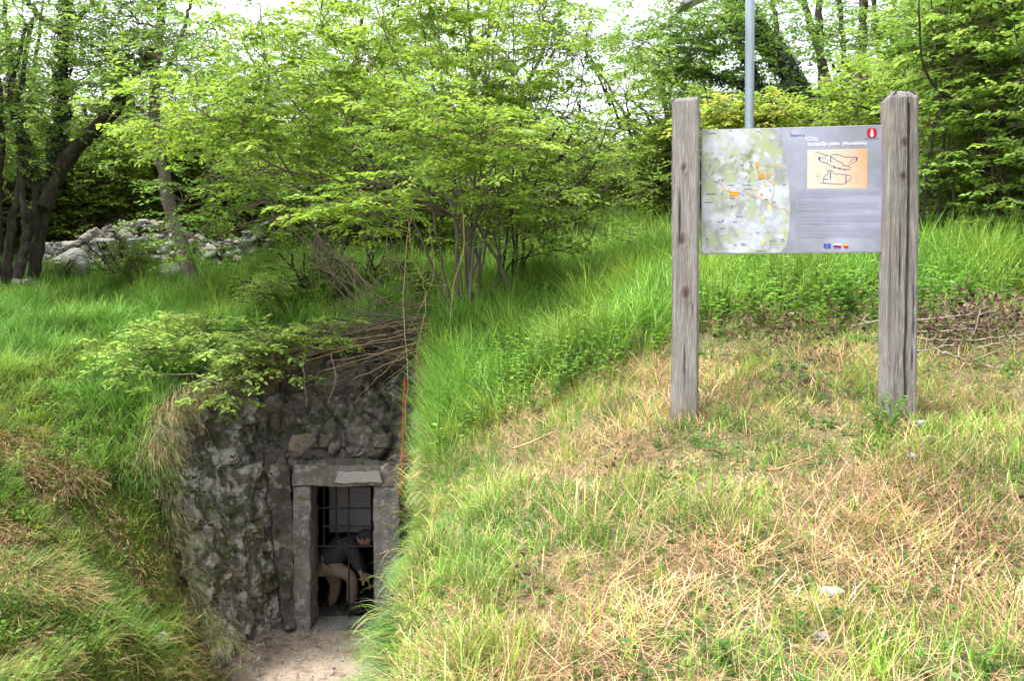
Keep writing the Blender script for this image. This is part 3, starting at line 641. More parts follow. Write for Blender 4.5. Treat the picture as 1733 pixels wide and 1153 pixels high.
# paragraphs: unreadable small print as word-length dashes
bm = bmesh.new(); lines = []
for y0, ws in [(695, [1, 1, 1, .66, .52]), (757, [.53, 1, 1, 1, 1, 1, .45, .76]), (835, [.33, 1, 1, 1, 1, 1, .38, .66]), (912, [.22, 1, 1, 1, 1, .76, 1, .93])]:
    for i, w0 in enumerate(ws): lines.append((y0+i*8.6, w0))
for y0, w0 in lines:
    x0 = 823; xe = 823+w0*496
    while x0 < xe-4:
        wl = min(random.choice([8, 14, 20, 28, 36]), xe-x0); poly([pp(x0, y0+2.2), pp(x0+wl, y0+2.2), pp(x0+wl, y0-2.2), pp(x0, y0-2.2)], .0024, None, bm); x0 += wl+4
x0 = 890
while x0 < 1240: wl = random.choice([10, 18, 26]); poly([pp(x0, 1060), pp(x0+wl, 1060), pp(x0+wl, 1057), pp(x0, 1057)], .0024, None, bm); x0 += wl+4
pmesh('small_print', bm, M['p_text'], panel)
def rect(X0, Y0, X1, Y1, z=.0024): return poly([pp(X0, Y1), pp(X1, Y1), pp(X1, Y0), pp(X0, Y0)], z)
pmesh('eu_flag', rect(991, 1018, 1033, 1045), M['p_blue'], panel)
bm = bmesh.new()
for i in range(12):
    a = i*math.pi/6; X, Y = 1012+8*math.cos(a), 1031.5+8*math.sin(a); poly([pp(X-1.2, Y+1.2), pp(X+1.2, Y+1.2), pp(X+1.2, Y-1.2), pp(X-1.2, Y-1.2)], .003, None, bm)
pmesh('eu_flag_stars', bm, M['p_yellow'], panel)
pmesh('flag_white_stripe', rect(1050, 1018, 1095, 1027), M['p_white'], panel); pmesh('flag_blue_stripe', rect(1050, 1027.2, 1095, 1036), M['p_blue'], panel); pmesh('flag_red_stripe', rect(1050, 1036.2, 1095, 1045), M['p_red'], panel)
bm = poly([pp(1058, 1022), pp(1058, 1029), pp(1062, 1033), pp(1066, 1029), pp(1066, 1022)], .003); pmesh('flag_shield', bm, M['p_navy'], panel)
pmesh('municipal_shield', poly([pp(1110, 1031), pp(1140, 1031), pp(1140, 1017), pp(1110, 1017)], .0024), M['p_yellow'], panel)
pmesh('municipal_shield_base', poly([pp(1110, 1031.5), pp(1112, 1041), pp(1125, 1048), pp(1138, 1041), pp(1140, 1031.5)], .0024), M['p_red'], panel)
bm = bmesh.new(); blob(bm, 1125, 1025, 5, 3, .003); pmesh('municipal_shield_mark', bm, M['p_orange'], panel)

# ------------------------------------------------------------------ lamp post
b_ = pt(1267, 462, 10.3); b_[2] = float(h(b_[0], b_[1]))
lamp = empty('street_lamp', b_, 'blue grey steel lamp pole standing in the grass behind the information board', 'street lamp')
v, q = tubes(np.array([[b_+np.array([0, 0, z]) for z in np.linspace(-.2, 4.6, 12)]]), np.full((1, 12), .054), 20); fast('pole', v, q, M['pole'], parent=lamp, smooth=True)
rbox('base_plate', b_+np.array([-.14, -.14, -.05]), b_+np.array([.14, .14, .02]), M['pole'], lamp, amp=0)
T_ = b_+np.array([0, 0, 4.3])
v, q = tubes(np.array([[T_, T_+np.array([-.2, -.05, .16]), T_+np.array([-.45, -.05, .22])]]), np.full((1, 3), .03), 10); fast('arm', v, q, M['pole'], parent=lamp, smooth=True)
def slab(name, c, sx, sy, sz, rx_, ry_, rz_, m, parent):
    bm = bmesh.new(); bmesh.ops.create_cube(bm, size=1)
    for v in bm.verts: v.co = Vector((v.co.x*sx, v.co.y*sy, v.co.z*sz))
    bmesh.ops.bevel(bm, geom=list(bm.edges), offset=min(sz*.3, .008), segments=2, affect='EDGES')
    bm.transform(Matrix.Translation(Vector(c)) @ Matrix.Rotation(rz_, 4, 'Z') @ Matrix.Rotation(ry_, 4, 'Y') @ Matrix.Rotation(rx_, 4, 'X'))
    return bobj(name, bm, m, parent)
hc = pt(1150, 16, 10.1); ry_ = R(-26); L_ = .72
ctr = hc+np.array([math.cos(ry_)*L_/2, 0, -math.sin(ry_)*L_/2])
slab('lamp_head', ctr+np.array([0, 0, .02]), L_, .34, .05, 0, ry_, R(4), M['solar_back'], lamp)
slab('lamp_lens', ctr+np.array([0.0, 0, -.012]), .46, .24, .012, 0, ry_, R(4), M['board_grey'], lamp)

# ------------------------------------------------------------------ foliage machinery
def leaf_geo(P, D, Nn, L, Wd, C, detail=True, cup=.18):
    """P base (N,3), D axis, Nn normal, L length, Wd width, C colour (N,3)"""
    N = len(P); D = unit(D); S_ = unit(np.cross(D, Nn)); U = np.cross(S_, D); L = L[:, None]; Wd = Wd[:, None]
    if detail:
        d = -cup*Wd
        v = [P, P+D*L*.30+S_*Wd*.46-U*d*.6, P+D*L*.68+S_*Wd*.36-U*d*.5-U*L*.04, P+D*L-U*L*.10, P+D*L*.68-S_*Wd*.36-U*d*.5-U*L*.04, P+D*L*.30-S_*Wd*.46-U*d*.6]
        V = np.stack(v, 1).reshape(-1, 3); b = np.arange(N)[:, None]*6
        Q = np.concatenate([b+np.array([[0, 1, 2, 3]]), b+np.array([[0, 3, 4, 5]])]); return V, Q, np.repeat(C, 6, 0)
    v = [P, P+D*L*.5+S_*Wd*.5, P+D*L-U*L*.08, P+D*L*.5-S_*Wd*.5]
    V = np.stack(v, 1).reshape(-1, 3); b = np.arange(N)[:, None]*4
    return V, b+np.array([[0, 1, 2, 3]]), np.repeat(C, 4, 0)
def pal(g, n, cols, jit=.18):
    cols = np.array(cols); c = cols[g.integers(0, len(cols), n)]; c2 = cols[g.integers(0, len(cols), n)]; t = g.random((n, 1))*.5
    c = c*(1-t)+c2*t; return c*(1+jit*(g.random((n, 1))*2-1))
YG = [(.27, .40, .045), (.21, .34, .04), (.33, .45, .06), (.16, .28, .035)]
MG = [(.14, .26, .04), (.18, .31, .05), (.10, .20, .035), (.22, .35, .055)]
DG = [(.05, .11, .02), (.08, .16, .03), (.035, .08, .018)]
def sample_env(g, env, n, outer=.5):
    wts = np.array([e_[2] if len(e_) > 2 else np.prod(e_[1])**.8 for e_ in env], float); wts /= wts.sum(); k = g.choice(len(env), n, p=wts)
    u = unit(g.normal(size=(n, 3))); r = (outer+(1-outer)*g.random(n))**1.0*g.random(n)**.15
    C = np.array([e_[0] for e_ in env])[k]; Rr = np.array([e_[1] for e_ in env])[k]
    return C+u*Rr*r[:, None]
def nearest(P, Q_, up_pen=1.2):
    out = np.zeros(len(P), int)
    for s in range(0, len(P), 400):
        d = P[s:s+400, None]-Q_[None]; dist = np.linalg.norm(d, axis=-1)+np.maximum(0, -d[..., 2])*up_pen
        out[s:s+400] = dist.argmin(1)
    return out
def crown(g, limbs, env, n_mid, n_spray, cols, leaf=(.06, .034), per=13, spray=.38, clump=.45, detail=True, outer=.45, flat=.75, minz=-9, twig_r=.004, sub=2, woody=None, droop=.25):
    """limbs: (M,3) attachment nodes.  returns Acc wood, Acc leaves"""
    Wd = Acc(); Lf = Acc(); limbs = np.asarray(limbs)
    mid = sample_env(g, env, n_mid, outer); lk = nearest(mid, limbs); P0 = limbs[lk]
    ctrl = P0+(mid-P0)*.45+np.array([0, 0, .18])*np.linalg.norm(mid-P0, axis=1)[:, None]+g.normal(size=mid.shape)*.06
    B = bez(P0, ctrl, mid, 7); B[:, 1:-1] += g.normal(size=B[:, 1:-1].shape)*.015
    ln = np.linalg.norm(mid-P0, axis=1); rad = (twig_r*1.4+.006*ln)[:, None]*np.linspace(1, .35, 7)[None]
    v, q = tubes(B, rad, 4); Wd.add(v, q)
    nodes = B[:, 2:].reshape(-1, 3)
    which = g.integers(0, n_mid, n_spray); sc = mid[which]+g.normal(size=(n_spray, 3))*np.array([clump, clump, clump*.55])
    k = nearest(sc, nodes, .4); A0 = nodes[k]
    out = sc-A0; ln = np.linalg.norm(out, axis=1); ok = (ln > .05) & (sc[:, 2] > minz); A0, out, sc, ln = A0[ok], out[ok], sc[ok], ln[ok]
    hd = out.copy(); hd[:, 2] *= (1-flat); hd = unit(hd+g.normal(size=hd.shape)*.25*np.array([1, 1, .3]))
    end = sc+hd*spray; ctrl = A0+out*.55+np.array([0, 0, .06])
    B = bez(A0, ctrl, sc, 4); v, q = tubes(B, np.full((len(B), 1), twig_r)*np.linspace(1.1, .6, 4)[None], 3); Wd.add(v, q)
    # spray axis plus side twiglets
    n = len(sc); axes = [(sc, end)]
    side = unit(np.cross(hd, np.array([[0, 0, 1.]])))
    for s in range(sub):
        f = .15+.5*g.random((n, 1)); sgn = np.where(g.random((n, 1)) < .5, -1, 1) if s > 1 else (1 if s == 0 else -1)
        b0 = sc+(end-sc)*f; d2 = unit(hd*.8+side*sgn*.75); axes.append((b0, b0+d2*spray*(.45+.3*g.random((n, 1)))))
    for a0, a1 in axes:
        dz = np.array([0, 0, -1.])*droop*np.linalg.norm(a1-a0, axis=1)[:, None]
        mm = (a0+a1)/2; B = bez(a0, mm, a1+dz, 4); v, q = tubes(B, np.full((len(B), 1), twig_r*.55)*np.linspace(1, .4, 4)[None], 3); Wd.add(v, q)
        m_ = max(4, int(per*(1 if a0 is sc else .6)))
        t = np.linspace(.08, 1, m_)[None, :, None]; P = (1-t)**2*a0[:, None]+2*t*(1-t)*mm[:, None]+t*t*(a1+dz)[:, None]
        ax = unit(a1-a0)[:, None]; sd = unit(np.cross(ax, np.array([0, 0, 1.]))); alt = np.where(np.arange(m_) % 2 == 0, 1, -1)[None, :, None]
        D = ax*.65+sd*alt*.85+g.normal(size=P.shape)*.22; D[..., 2] -= .22
        Nn = np.array([0, 0, 1.])+g.normal(size=P.shape)*.32
        P = P.reshape(-1, 3)+g.normal(size=(P.size//3, 3))*.008; D = D.reshape(-1, 3); Nn = Nn.reshape(-1, 3); N = len(P)
        cb = np.repeat(pal(g, len(a0), cols, .22), m_, 0)*(1+.2*(g.random((N, 1))*2-1))
        Ln = leaf[0]*(.6+.6*g.random(N)); v, q, c = leaf_geo(P, D, Nn, Ln, Ln*leaf[1]/leaf[0]*(.85+.3*g.random(N)), cb, detail); Lf.add(v, q, c)
    return Wd, Lf
def limb_mesh(paths, radii, k=8, n=22, wob=.02, g=rng):
    """paths list of control point lists; radii (r0,r1). returns Acc and node array"""
    A = Acc(); nodes = []
    for p_, (r0, r1) in zip(paths, radii):
        B = smooth_path(p_, n); B[1:-1] += np.cumsum(g.normal(size=(n-2, 3)), 0)*0+g.normal(size=(n-2, 3))*wob
        rr = np.linspace(r0, r1, n)*(1+.08*g.normal(size=n)); v, q = tubes(B[None], rr[None], k); A.add(v, q); nodes.append(B)
    return A, nodes
def fan_shrub(name, base, n, height, spread, label, cat, g, env, n_mid, n_spray, cols, stem_r=(.019, .006), basew=.35, bark='bark', group=None, dirs=None, node_from=.35, **kw):
    base = np.asarray(base, float); root = empty(name, base, label, cat, group)
    paths = []; rad = []
    for i in range(n):
        a = g.random()*2*np.pi; s = spread*(g.random()**.6); hh = height*(.6+.4*g.random())
        b0 = base+np.array([math.cos(a)*basew*g.random(), math.sin(a)*basew*g.random()*.7, -.1])
        tip = base+np.array([math.cos(a)*s, math.sin(a)*s*.7, hh*(1-.25*s/max(spread, .01))])
        if dirs is not None and i < len(dirs): tip = np.asarray(dirs[i], float)
        mid1 = b0+(tip-b0)*.35+np.array([0, 0, .18*hh])*g.random()-np.array([tip[0]-b0[0], tip[1]-b0[1], 0])*.12
        paths.append([b0, mid1, b0+(tip-b0)*.7+g.normal(size=3)*.08, tip]); k_ = .7+.6*g.random(); rad.append((stem_r[0]*k_, stem_r[1]*k_))
    A, nodes = limb_mesh(paths, rad, 7, 22, .012, g)
    for i_, nd in enumerate(nodes): 
        o = None
    A.build('stems', M[bark], root, True)
    nd = np.concatenate([x[int(len(x)*node_from):] for x in nodes])
    W2, L2 = crown(g, nd, env, n_mid, n_spray, cols, **kw)
    W2.build('twigs', M['twig'], root); L2.build('foliage', M['leaf'], root)
    return root
G = np.random.default_rng
#@@TREES
# --- big many-stemmed hornbeam over the cave mouth
def E(px, py, d, rx_, ry_, rz_, w_=None):
    c = pt(px, py, d); return (c, (rx_, ry_, rz_)) if w_ is None else (c, (rx_, ry_, rz_), w_)
tips = [pt(*p) for p in [(860, -60, 10.4), (940, 20, 10.8), (700, -60, 10), (620, -40, 10.2), (520, -30, 9.8), (1000, 140, 10.6), (420, 60, 10), (780, -80, 10.6), (820, 120, 11), (330, 180, 9.8), (900, 200, 9.6), (740, 60, 9.6), (560, 150, 9.5), (660, 160, 9.4), (1010, 230, 10.8), (800, 220, 9.3)]]
fan_shrub('hornbeam', pt(795, 508, 10.5), 17, 4.9, 2.2, 'bright green many stemmed hornbeam growing at the rim above the cave doorway', 'hornbeam', G(21),
    [E(600, 120, 9.9, 1.7, .9, 1.1, 4.4), E(760, 90, 10, 1.3, .9, 1.3, 3.6), E(430, 150, 9.9, 1.2, .8, .8, 3.5), E(880, 150, 10.4, .9, .8, 1.1, 2), E(330, 200, 9.7, .9, .6, .45, 1.6), E(780, 225, 8.9, 1.0, .4, .22, 2), E(620, 350, 9.0, .5, .25, .12, 1.6), E(840, 245, 8.8, .45, .25, .12, 1.4), E(720, 210, 8.8, .4, .25, .14, 1.2), E(870, 330, 10.2, .8, .5, .4, 1.0), E(960, 300, 10.4, .6, .5, .5, .8), E(640, 10, 10, 1.6, .9, .6, 3), E(470, 260, 10, .9, .6, .4, 1.4)],
    150, 820, YG, leaf=(.08, .043), per=13, dirs=tips, basew=.75, clump=.27, droop=.12, bark='bark_pale')
tips = [pt(*p) for p in [(540, 20, 12), (440, 0, 11.8), (350, 60, 11.8), (620, 60, 12), (470, 160, 12), (300, 200, 12), (400, 250, 12), (560, 240, 11.6), (650, 180, 12)]]
fan_shrub('hornbeam', pt(590, 495, 12.2), 11, 4.7, 2.0, 'darker hornbeam with grey stems behind and left of the big one', 'hornbeam', G(22),
    [E(480, 150, 12, 1.9, .9, 1.3, 4), E(340, 170, 12, 1.2, .8, 1.1, 2.5), E(620, 220, 12, 1.2, .8, .8, 2), E(420, 330, 12, 1.1, .7, .35, 1.6), E(330, 400, 12.4, .7, .6, .3, .8), E(560, 330, 11.8, .8, .6, .3, .7)],
    100, 560, [(.17, .30, .045), (.22, .36, .05), (.12, .23, .035)], leaf=(.07, .04), per=11, dirs=tips, basew=.8, clump=.33, stem_r=(.02, .006), bark='bark_pale')
tips = [pt(*p) for p in [(1000, 60, 11.4), (930, -30, 11.4), (1030, 200, 11), (870, 20, 11.6), (960, 180, 10.9), (1050, 300, 10.8), (1020, 360, 10.6)]]
fan_shrub('hornbeam', pt(868, 492, 11.2), 9, 4.5, 1.6, 'slender stemmed hornbeam arching right over the long grass beside the big one', 'hornbeam', G(23),
    [E(960, 150, 11.2, .9, .7, 1.1, 2.5), E(880, 60, 11.4, 1.0, .8, .9, 2.5), E(1000, 320, 10.7, .7, .5, .45, 1.6), E(930, 400, 10.6, .7, .5, .16, .7), E(1040, 390, 10.4, .5, .3, .08, .3)],
    70, 380, YG+MG, leaf=(.06, .034), per=11, dirs=tips, basew=.4, clump=.33, stem_r=(.017, .005))
# low shrub leaning out over the pit
fan_shrub('hornbeam_sapling', pt(600, 556, 11.0), 7, .8, 1.4, 'low leafy sapling whose branches lean left over the rim of the pit', 'sapling', G(24),
    [E(420, 585, 9.9, .75, .35, .16, 3), E(300, 560, 9.8, .5, .3, .14, 1.6), E(500, 560, 10.1, .5, .3, .14, 1.2), E(400, 615, 9.5, .25, .15, .12, .8), E(250, 600, 9.6, .35, .25, .1, .8), E(380, 655, 9.3, .08, .06, .05, .2), E(230, 640, 9.3, .3, .2, .08, .7), E(560, 575, 10.2, .4, .3, .12, .8), E(460, 610, 9.8, .4, .25, .1, .9)],
    44, 230, [(.27, .40, .07), (.22, .35, .07), (.33, .45, .09)], leaf=(.07, .042), per=11, dirs=[pt(*p) for p in [(300, 570, 9.8), (420, 590, 9.8), (360, 600, 9.5), (480, 575, 10), (260, 590, 9.7), (520, 540, 10.3), (370, 650, 9.3)]], basew=.2, stem_r=(.014, .004), clump=.14, spray=.24, droop=.3)
# dead and bare twigs at the stem bases
def twig_bundle(name, label, cat, origin, targets, r=.006, m='twig_tan', seed=1, sag=-.12, n=14, group=None, jit=.05):
    g = G(seed); A = Acc(); origin = np.asarray(origin)
    for t_ in targets:
        t_ = np.asarray(t_); o_ = origin+g.normal(size=3)*jit; mid_ = (o_+t_)/2+np.array([0, 0, sag])*(.5+g.random())+g.normal(size=3)*.06
        B = bez(o_[None], mid_[None], t_[None], n); B[0, 1:] += g.normal(size=(n-1, 3))*.006
        v, q = tubes(B, (r*(.6+.7*g.random())*np.linspace(1, .35, n))[None], 5); A.add(v, q)
    o = A.build(name, M[m], None, True); return tag(o, label, cat, group)
g = G(5)
twig_bundle('dead_brush', 'tangle of bare grey and brown twigs over the rock face above the doorway', 'brushwood', pt(735, 545, 10.6),
    [pt(470+g.random()*200, 520+g.random()*90, 10.1+.5*g.random()) for _ in range(34)], .008, 'twig', 8, .14, jit=.28)
twig_bundle('dead_brush', 'arching tan bramble canes drooping in front of the rock face', 'brushwood', pt(745, 555, 10.3),
    [pt(*p) for p in [(540, 630, 9.9), (555, 612, 10), (640, 665, 9.9), (600, 640, 9.9), (660, 640, 9.8), (560, 590, 9.9), (700, 660, 9.8), (640, 600, 9.8), (500, 615, 10.0), (590, 690, 10), (680, 610, 9.8), (520, 580, 10), (620, 560, 10)]], .007, 'twig_tan', 9, -.02)
twig_bundle('dead_brush', 'cluster of upright thin dead stems left of the big hornbeam base', 'brushwood', pt(640, 510, 11.3),
    [pt(440+g.random()*250, 330+g.random()*130, 11+.8*g.random()) for _ in range(40)], .007, 'twig', 12, .0, jit=.3)
twig_bundle('dead_brush', 'mass of dark thin twigs drooping over the top of the rock face', 'brushwood', pt(715, 560, 10.5),
    [pt(440+g.random()*270, 560+g.random()*120, 10.0+.5*g.random()) for _ in range(46)], .006, 'twig', 18, .16, jit=.3)
for i, (L, d, lb) in enumerate([([(703, 330), (688, 420), (683, 520), (690, 640), (686, 720), (700, 770)], 9.7, 'longest pale vine hanging straight down in front of the rusty pipe'),
      ([(690, 360), (700, 440), (725, 480), (760, 482)], 9.6, 'looping tan vine sagging to the right between hornbeam stems'),
      ([(782, 330), (785, 420), (768, 480), (762, 560), (755, 660)], 9.5, 'thick tan vine hanging in front of the big hornbeam onto the right grass'),
      ([(715, 470), (720, 520), (706, 600), (708, 680), (713, 718)], 9.7, 'thin vine hanging just right of the rusty pipe top'),
      ([(560, 600), (568, 640), (556, 680)], 9.9, 'thin bare stem dangling over the middle of the rock face'),
      ([(512, 605), (516, 650), (519, 688)], 9.9, 'short grey stem dangling over the left of the rock face'),
      ([(725, 380), (735, 460), (712, 520), (690, 560)], 9.8, 'dark curved vine between the hornbeam base and the pit'),
      ([(700, 700), (697, 740), (705, 772)], 9.6, 'short pale vine end lying on the grass right of the pipe')]):
    B = smooth_path([pt(x, y, d) for x, y in L], 26); B += G(i).normal(size=B.shape)*.004
    v, q = tubes(B[None], np.full((1, 26), .007 if i in (0, 2) else .005)*np.linspace(1, .6, 26), 6)
    tag(fast('hanging_vine', v, q, M['twig_tan'], smooth=True), lb, 'vine', 'vines hanging over the pit')

# --- left trees
def tree(name, label, cat, base, trunks, env, n_mid, n_spray, cols, g, bark='bark', group=None, ivy=None, **kw):
    base = np.asarray(base, float); root = empty(name, base, label, cat, group)
    A, nodes = limb_mesh([t_[0] for t_ in trunks], [t_[1] for t_ in trunks], 12, 34, .012, g)
    A.build('trunk', M[bark], root, True)
    nd = np.concatenate([x[len(x)//3:] for x in nodes])
    W2, L2 = crown(g, nd, env, n_mid, n_spray, cols, **kw); W2.build('twigs', M['twig'], root); L2.build('crown', M['leaf'], root)
    if ivy:
        A = Acc()
        for ti, i0, i1, cnt in ivy:
            B = nodes[ti]; n = len(B); t = i0+(i1-i0)*g.random(cnt); f = t*(n-1); ii = np.clip(f.astype(int), 0, n-2); c = B[ii]+(B[ii+1]-B[ii])*(f-ii)[:, None]
            r0, r1 = trunks[ti][1]; r = r0+(r1-r0)*t; ax = unit(B[ii+1]-B[ii]); rd = unit(np.cross(ax, g.normal(size=(cnt, 3))))
            P = c+rd*(r+.01+.07*g.random(cnt)**2*(1+fbm(f, 1.5, 2.)))[:, None]
            D = rd*.4+np.array([0, 0, -.8])+g.normal(size=P.shape)*.4; Ln = .06*(.6+.7*g.random(cnt))
            v, q, c_ = leaf_geo(P, D, rd+g.normal(size=P.shape)*.35, Ln, Ln*.9, pal(g, cnt, [(.03, .07, .018), (.05, .10, .025), (.02, .05, .014)], .3), True); A.add(v, q, c_)
        A.build('ivy', M['ivy'], root)
    return root
LG = [(.14, .26, .04), (.19, .32, .05), (.24, .37, .055), (.10, .19, .03)]
TB = lambda L, d: [pt(x, y, d if not isinstance(d, list) else d[i]) for i, (x, y) in enumerate(L)]
tree('ivy_clad_tree', 'dark forked tree with ivy clad main stem rising left of the stone wall', 'tree', pt(60, 455, 13.6), [
    (TB([(55, 470), (75, 360), (100, 250), (105, 130), (112, -20), (120, -120)], 13.6), (.10, .06)), (TB([(75, 350), (110, 270), (160, 215), (215, 150), (260, 80)], 13.4), (.11, .04)),
    (TB([(80, 345), (50, 260), (30, 200), (15, 80), (5, -20)], 13.8), (.065, .035)), (TB([(88, 320), (140, 250), (200, 190), (240, 90)], 13.5), (.06, .02)), (TB([(110, 60), (60, 20), (30, -40)], 13.6), (.06, .03)), (TB([(112, 50), (150, 10), (170, -60)], 13.6), (.05, .02))],
    [E(120, 60, 13.6, 1.7, 1.2, 1.4, 4), E(30, 130, 13.4, 1.2, 1, 1.2, 2.5), E(240, 60, 13.4, 1.0, .8, .9, 2), E(180, 200, 13.6, 1.0, .7, .5, 1.5), E(20, 260, 13.4, .7, .6, .4, .8)], 90, 480, LG, G(31), leaf=(.075, .042), per=10, clump=.4, ivy=[(0, .3, 1, 2600), (2, .2, .8, 500)])
tree('dark_tree', 'dark multi stemmed tree at the left edge of the picture', 'tree', pt(8, 465, 13.2), [
    (TB([(10, 480), (20, 380), (45, 250), (15, 180), (45, 40)], 13.2), (.075, .03)), (TB([(-10, 480), (-5, 350), (0, 220), (-10, 50)], 13.0), (.075, .045)), (TB([(25, 470), (60, 350), (50, 290), (30, 200), (55, 30)], 13.4), (.07, .03)), (TB([(30, 470), (45, 400), (38, 330), (30, 230)], 13.1), (.08, .03))],
    [E(10, 60, 13, 1.3, 1, 1.4, 3), E(-60, 200, 13, 1.2, 1, 1.2, 2), E(50, 220, 13.2, .6, .6, .6, 1)], 50, 230, LG, G(32), leaf=(.075, .042), per=10, clump=.38)
tree('leaning_tree', 'slender pale trunk leaning over the middle of the stone wall', 'tree', pt(328, 478, 13.4), [
    (TB([(330, 485), (300, 390), (275, 290), (262, 180), (268, 60), (280, -60)], 13.4), (.11, .06)), (TB([(262, 150), (300, 80), (330, -20)], 13.4), (.05, .02))],
    [E(270, 40, 13.4, 1.5, 1, .9, 3), E(220, 130, 13.2, .8, .7, .5, 1.2)], 40, 280, LG, G(33), bark='bark_pale', leaf=(.075, .042), per=10, clump=.4)
# --- right: leaning ivy tree, slim stems behind the board
tree('leaning_ivy_tree', 'dark ivy covered trunk leaning left behind the lamp pole', 'tree', pt(1440, 330, 15.5), [
    (TB([(1450, 400), (1400, 260), (1340, 130), (1260, 20), (1200, -60)], 15.5), (.20, .12)), (TB([(1345, 145), (1290, 150), (1220, 130), (1140, 115)], 15.2), (.07, .02)), (TB([(1385, 230), (1310, 190), (1270, 120), (1240, 20)], 15.0), (.09, .03))],
    [E(1230, 40, 15, 1.4, 1, 1.0, 3), E(1140, 60, 15, 1.1, .9, .9, 2.5), E(1300, 150, 15.4, .9, .7, .5, 1.4)], 50, 480, MG, G(34), leaf=(.085, .05), per=10, clump=.38, ivy=[(0, .25, .95, 4200), (1, 0, 1, 900), (2, 0, 1, 1500)])
for i, (L, r0, lb) in enumerate([([(1385, 420), (1350, 250), (1320, 90), (1305, -30)], .07, 'thin leaning stem left of the forked one above the board'),
        ([(1475, 420), (1440, 250), (1395, 120), (1360, 0), (1340, -60)], .09, 'dark bent stem crossing above the middle of the board'),
        ([(1420, 400), (1400, 240), (1388, 80), (1385, -40)], .11, 'straight dark stem above the board, left of the double one'),
        ([(1445, 400), (1440, 200), (1425, 60), (1418, -30)], .07, 'grey stem close beside a twin above the board'),
        ([(1470, 400), (1462, 200), (1460, 60), (1462, -50)], .13, 'thickest upright stem left of the right sign post'),
        ([(1510, 380), (1495, 150), (1480, 20), (1476, -40)], .07, 'slim stem rising just left of the right sign post'),
        ([(1530, 330), (1510, 110), (1512, 30), (1520, -30)], .05, 'thinnest stem rising behind the right sign post top')]):
    d = 17+i*.5
    tree('slim_tree', lb, 'tree', pt(*L[0], d), [(TB(L, d), (r0, r0*.6))], [E(L[-2][0]+(-1)**i*40, L[-2][1]-10, d, 1.0, .8, .8, 2), E(L[1][0], L[1][1]+20, d, .6, .6, .3, .5)], 12, 60, MG, G(40+i), leaf=(.10, .06), per=8, clump=.4, group='slim stems behind the board', detail=False)
# --- right bush
fan_shrub('dense_bush', pt(1680, 425, 9.0), 14, 3.8, 1.6, 'tall dense bush with pale seed clusters right of the sign', 'bush', G(51),
    [E(1690, 90, 9.2, 1.0, .9, .8, 3), E(1740, 250, 9.0, 1.1, .9, .9, 3), E(1640, 230, 9.3, .6, .7, .8, 2.2), E(1760, 20, 9, 1.1, .9, .9, 2), E(1610, 330, 9.4, .4, .4, .4, 1.2), E(1590, 60, 9.8, .35, .4, .5, .9), E(1650, -10, 9.4, .8, .8, .6, 1.4), E(1760, 370, 8.9, .8, .6, .3, 1)],
    190, 2500, [(.21, .36, .06), (.27, .42, .07), (.15, .28, .05), (.34, .46, .08)], leaf=(.066, .04), per=11, clump=.3, basew=.8, flat=.3, spray=.26, droop=.1)
# --- yellow shrub behind the pole
fan_shrub('yellow_shrub', pt(1250, 330, 13), 8, 2.4, 1.2, 'yellow flowering shrub showing above the top of the board', 'shrub', G(52),
    [E(1245, 215, 12.5, .65, .4, .34, 3), E(1300, 205, 12.7, .4, .3, .22, 1)], 40, 420, [(.36, .42, .07), (.46, .45, .08), (.24, .38, .06)], leaf=(.07, .05), per=10, clump=.2, spray=.2, detail=False, flat=.2)
# --- background wood: templates shared by copies
def template(name, seed, H_t, cr, n_mid, n_spray, cols, leaf, multi=1, low=.25, bark='bark'):
    g = G(seed); paths = []; rad = []
    for i in range(multi):
        a = g.random()*6.28; s = .25*(multi > 1); o_ = np.array([math.cos(a)*s, math.sin(a)*s, -.3]); lean = g.normal(size=2)*.35*(1+(multi > 1))
        paths.append([o_, o_+np.array([lean[0]*.3, lean[1]*.3, H_t*.35]), o_+np.array([lean[0]*.8+.15*g.normal(), lean[1]*.8, H_t*.65]), o_+np.array([lean[0]*1.6, lean[1]*1.6, H_t*.98])]); rad.append((.13/multi**.4*H_t/7, .035))
        for k in range(4):
            f = .3+.13*k; st = np.array(paths[-(1)][0])*(1-f)+np.array(paths[-1][-1])*f if k == 0 else st0*(1-f)+en0*f
            if k == 0: st0, en0 = np.array(paths[-1][0]), np.array(paths[-1][-1])
            aa = g.random()*6.28; e_ = st+np.array([math.cos(aa)*cr*.7, math.sin(aa)*cr*.7, H_t*.2]); extra = [st, (st+e_)/2+np.array([0, 0, .15]), e_]
            paths.insert(0, extra); rad.insert(0, (.05*H_t/7, .015))
    A, nodes = limb_mesh(paths, rad, 7, 16, .02, g); nd = np.concatenate([x[len(x)//3:] for x in nodes])
    env = [((0, 0, H_t*.62), (cr, cr, H_t*.36), 3)]+[((g.normal()*cr*.5, g.normal()*cr*.5, H_t*(low+.6*g.random())), (cr*.6, cr*.6, H_t*.16), 1) for _ in range(5)]
    W2, L2 = crown(g, nd, env, n_mid, n_spray, cols, leaf=leaf, per=9, clump=.36, detail=False, spray=.45, sub=2, twig_r=.007)
    def me(A_, m, nm, sm=False):
        o = A_.build(nm, m, None, sm); d_ = o.data; bpy.data.objects.remove(o); return d_
    return [('trunk', me(A, M[bark], 'trunk', True)), ('twigs', me(W2, M['twig'], 'twigs')), ('crown', me(L2, M['leaf'], 'crown'))]
BG = [(.19, .32, .045), (.24, .38, .05), (.29, .43, .06), (.14, .25, .04)]
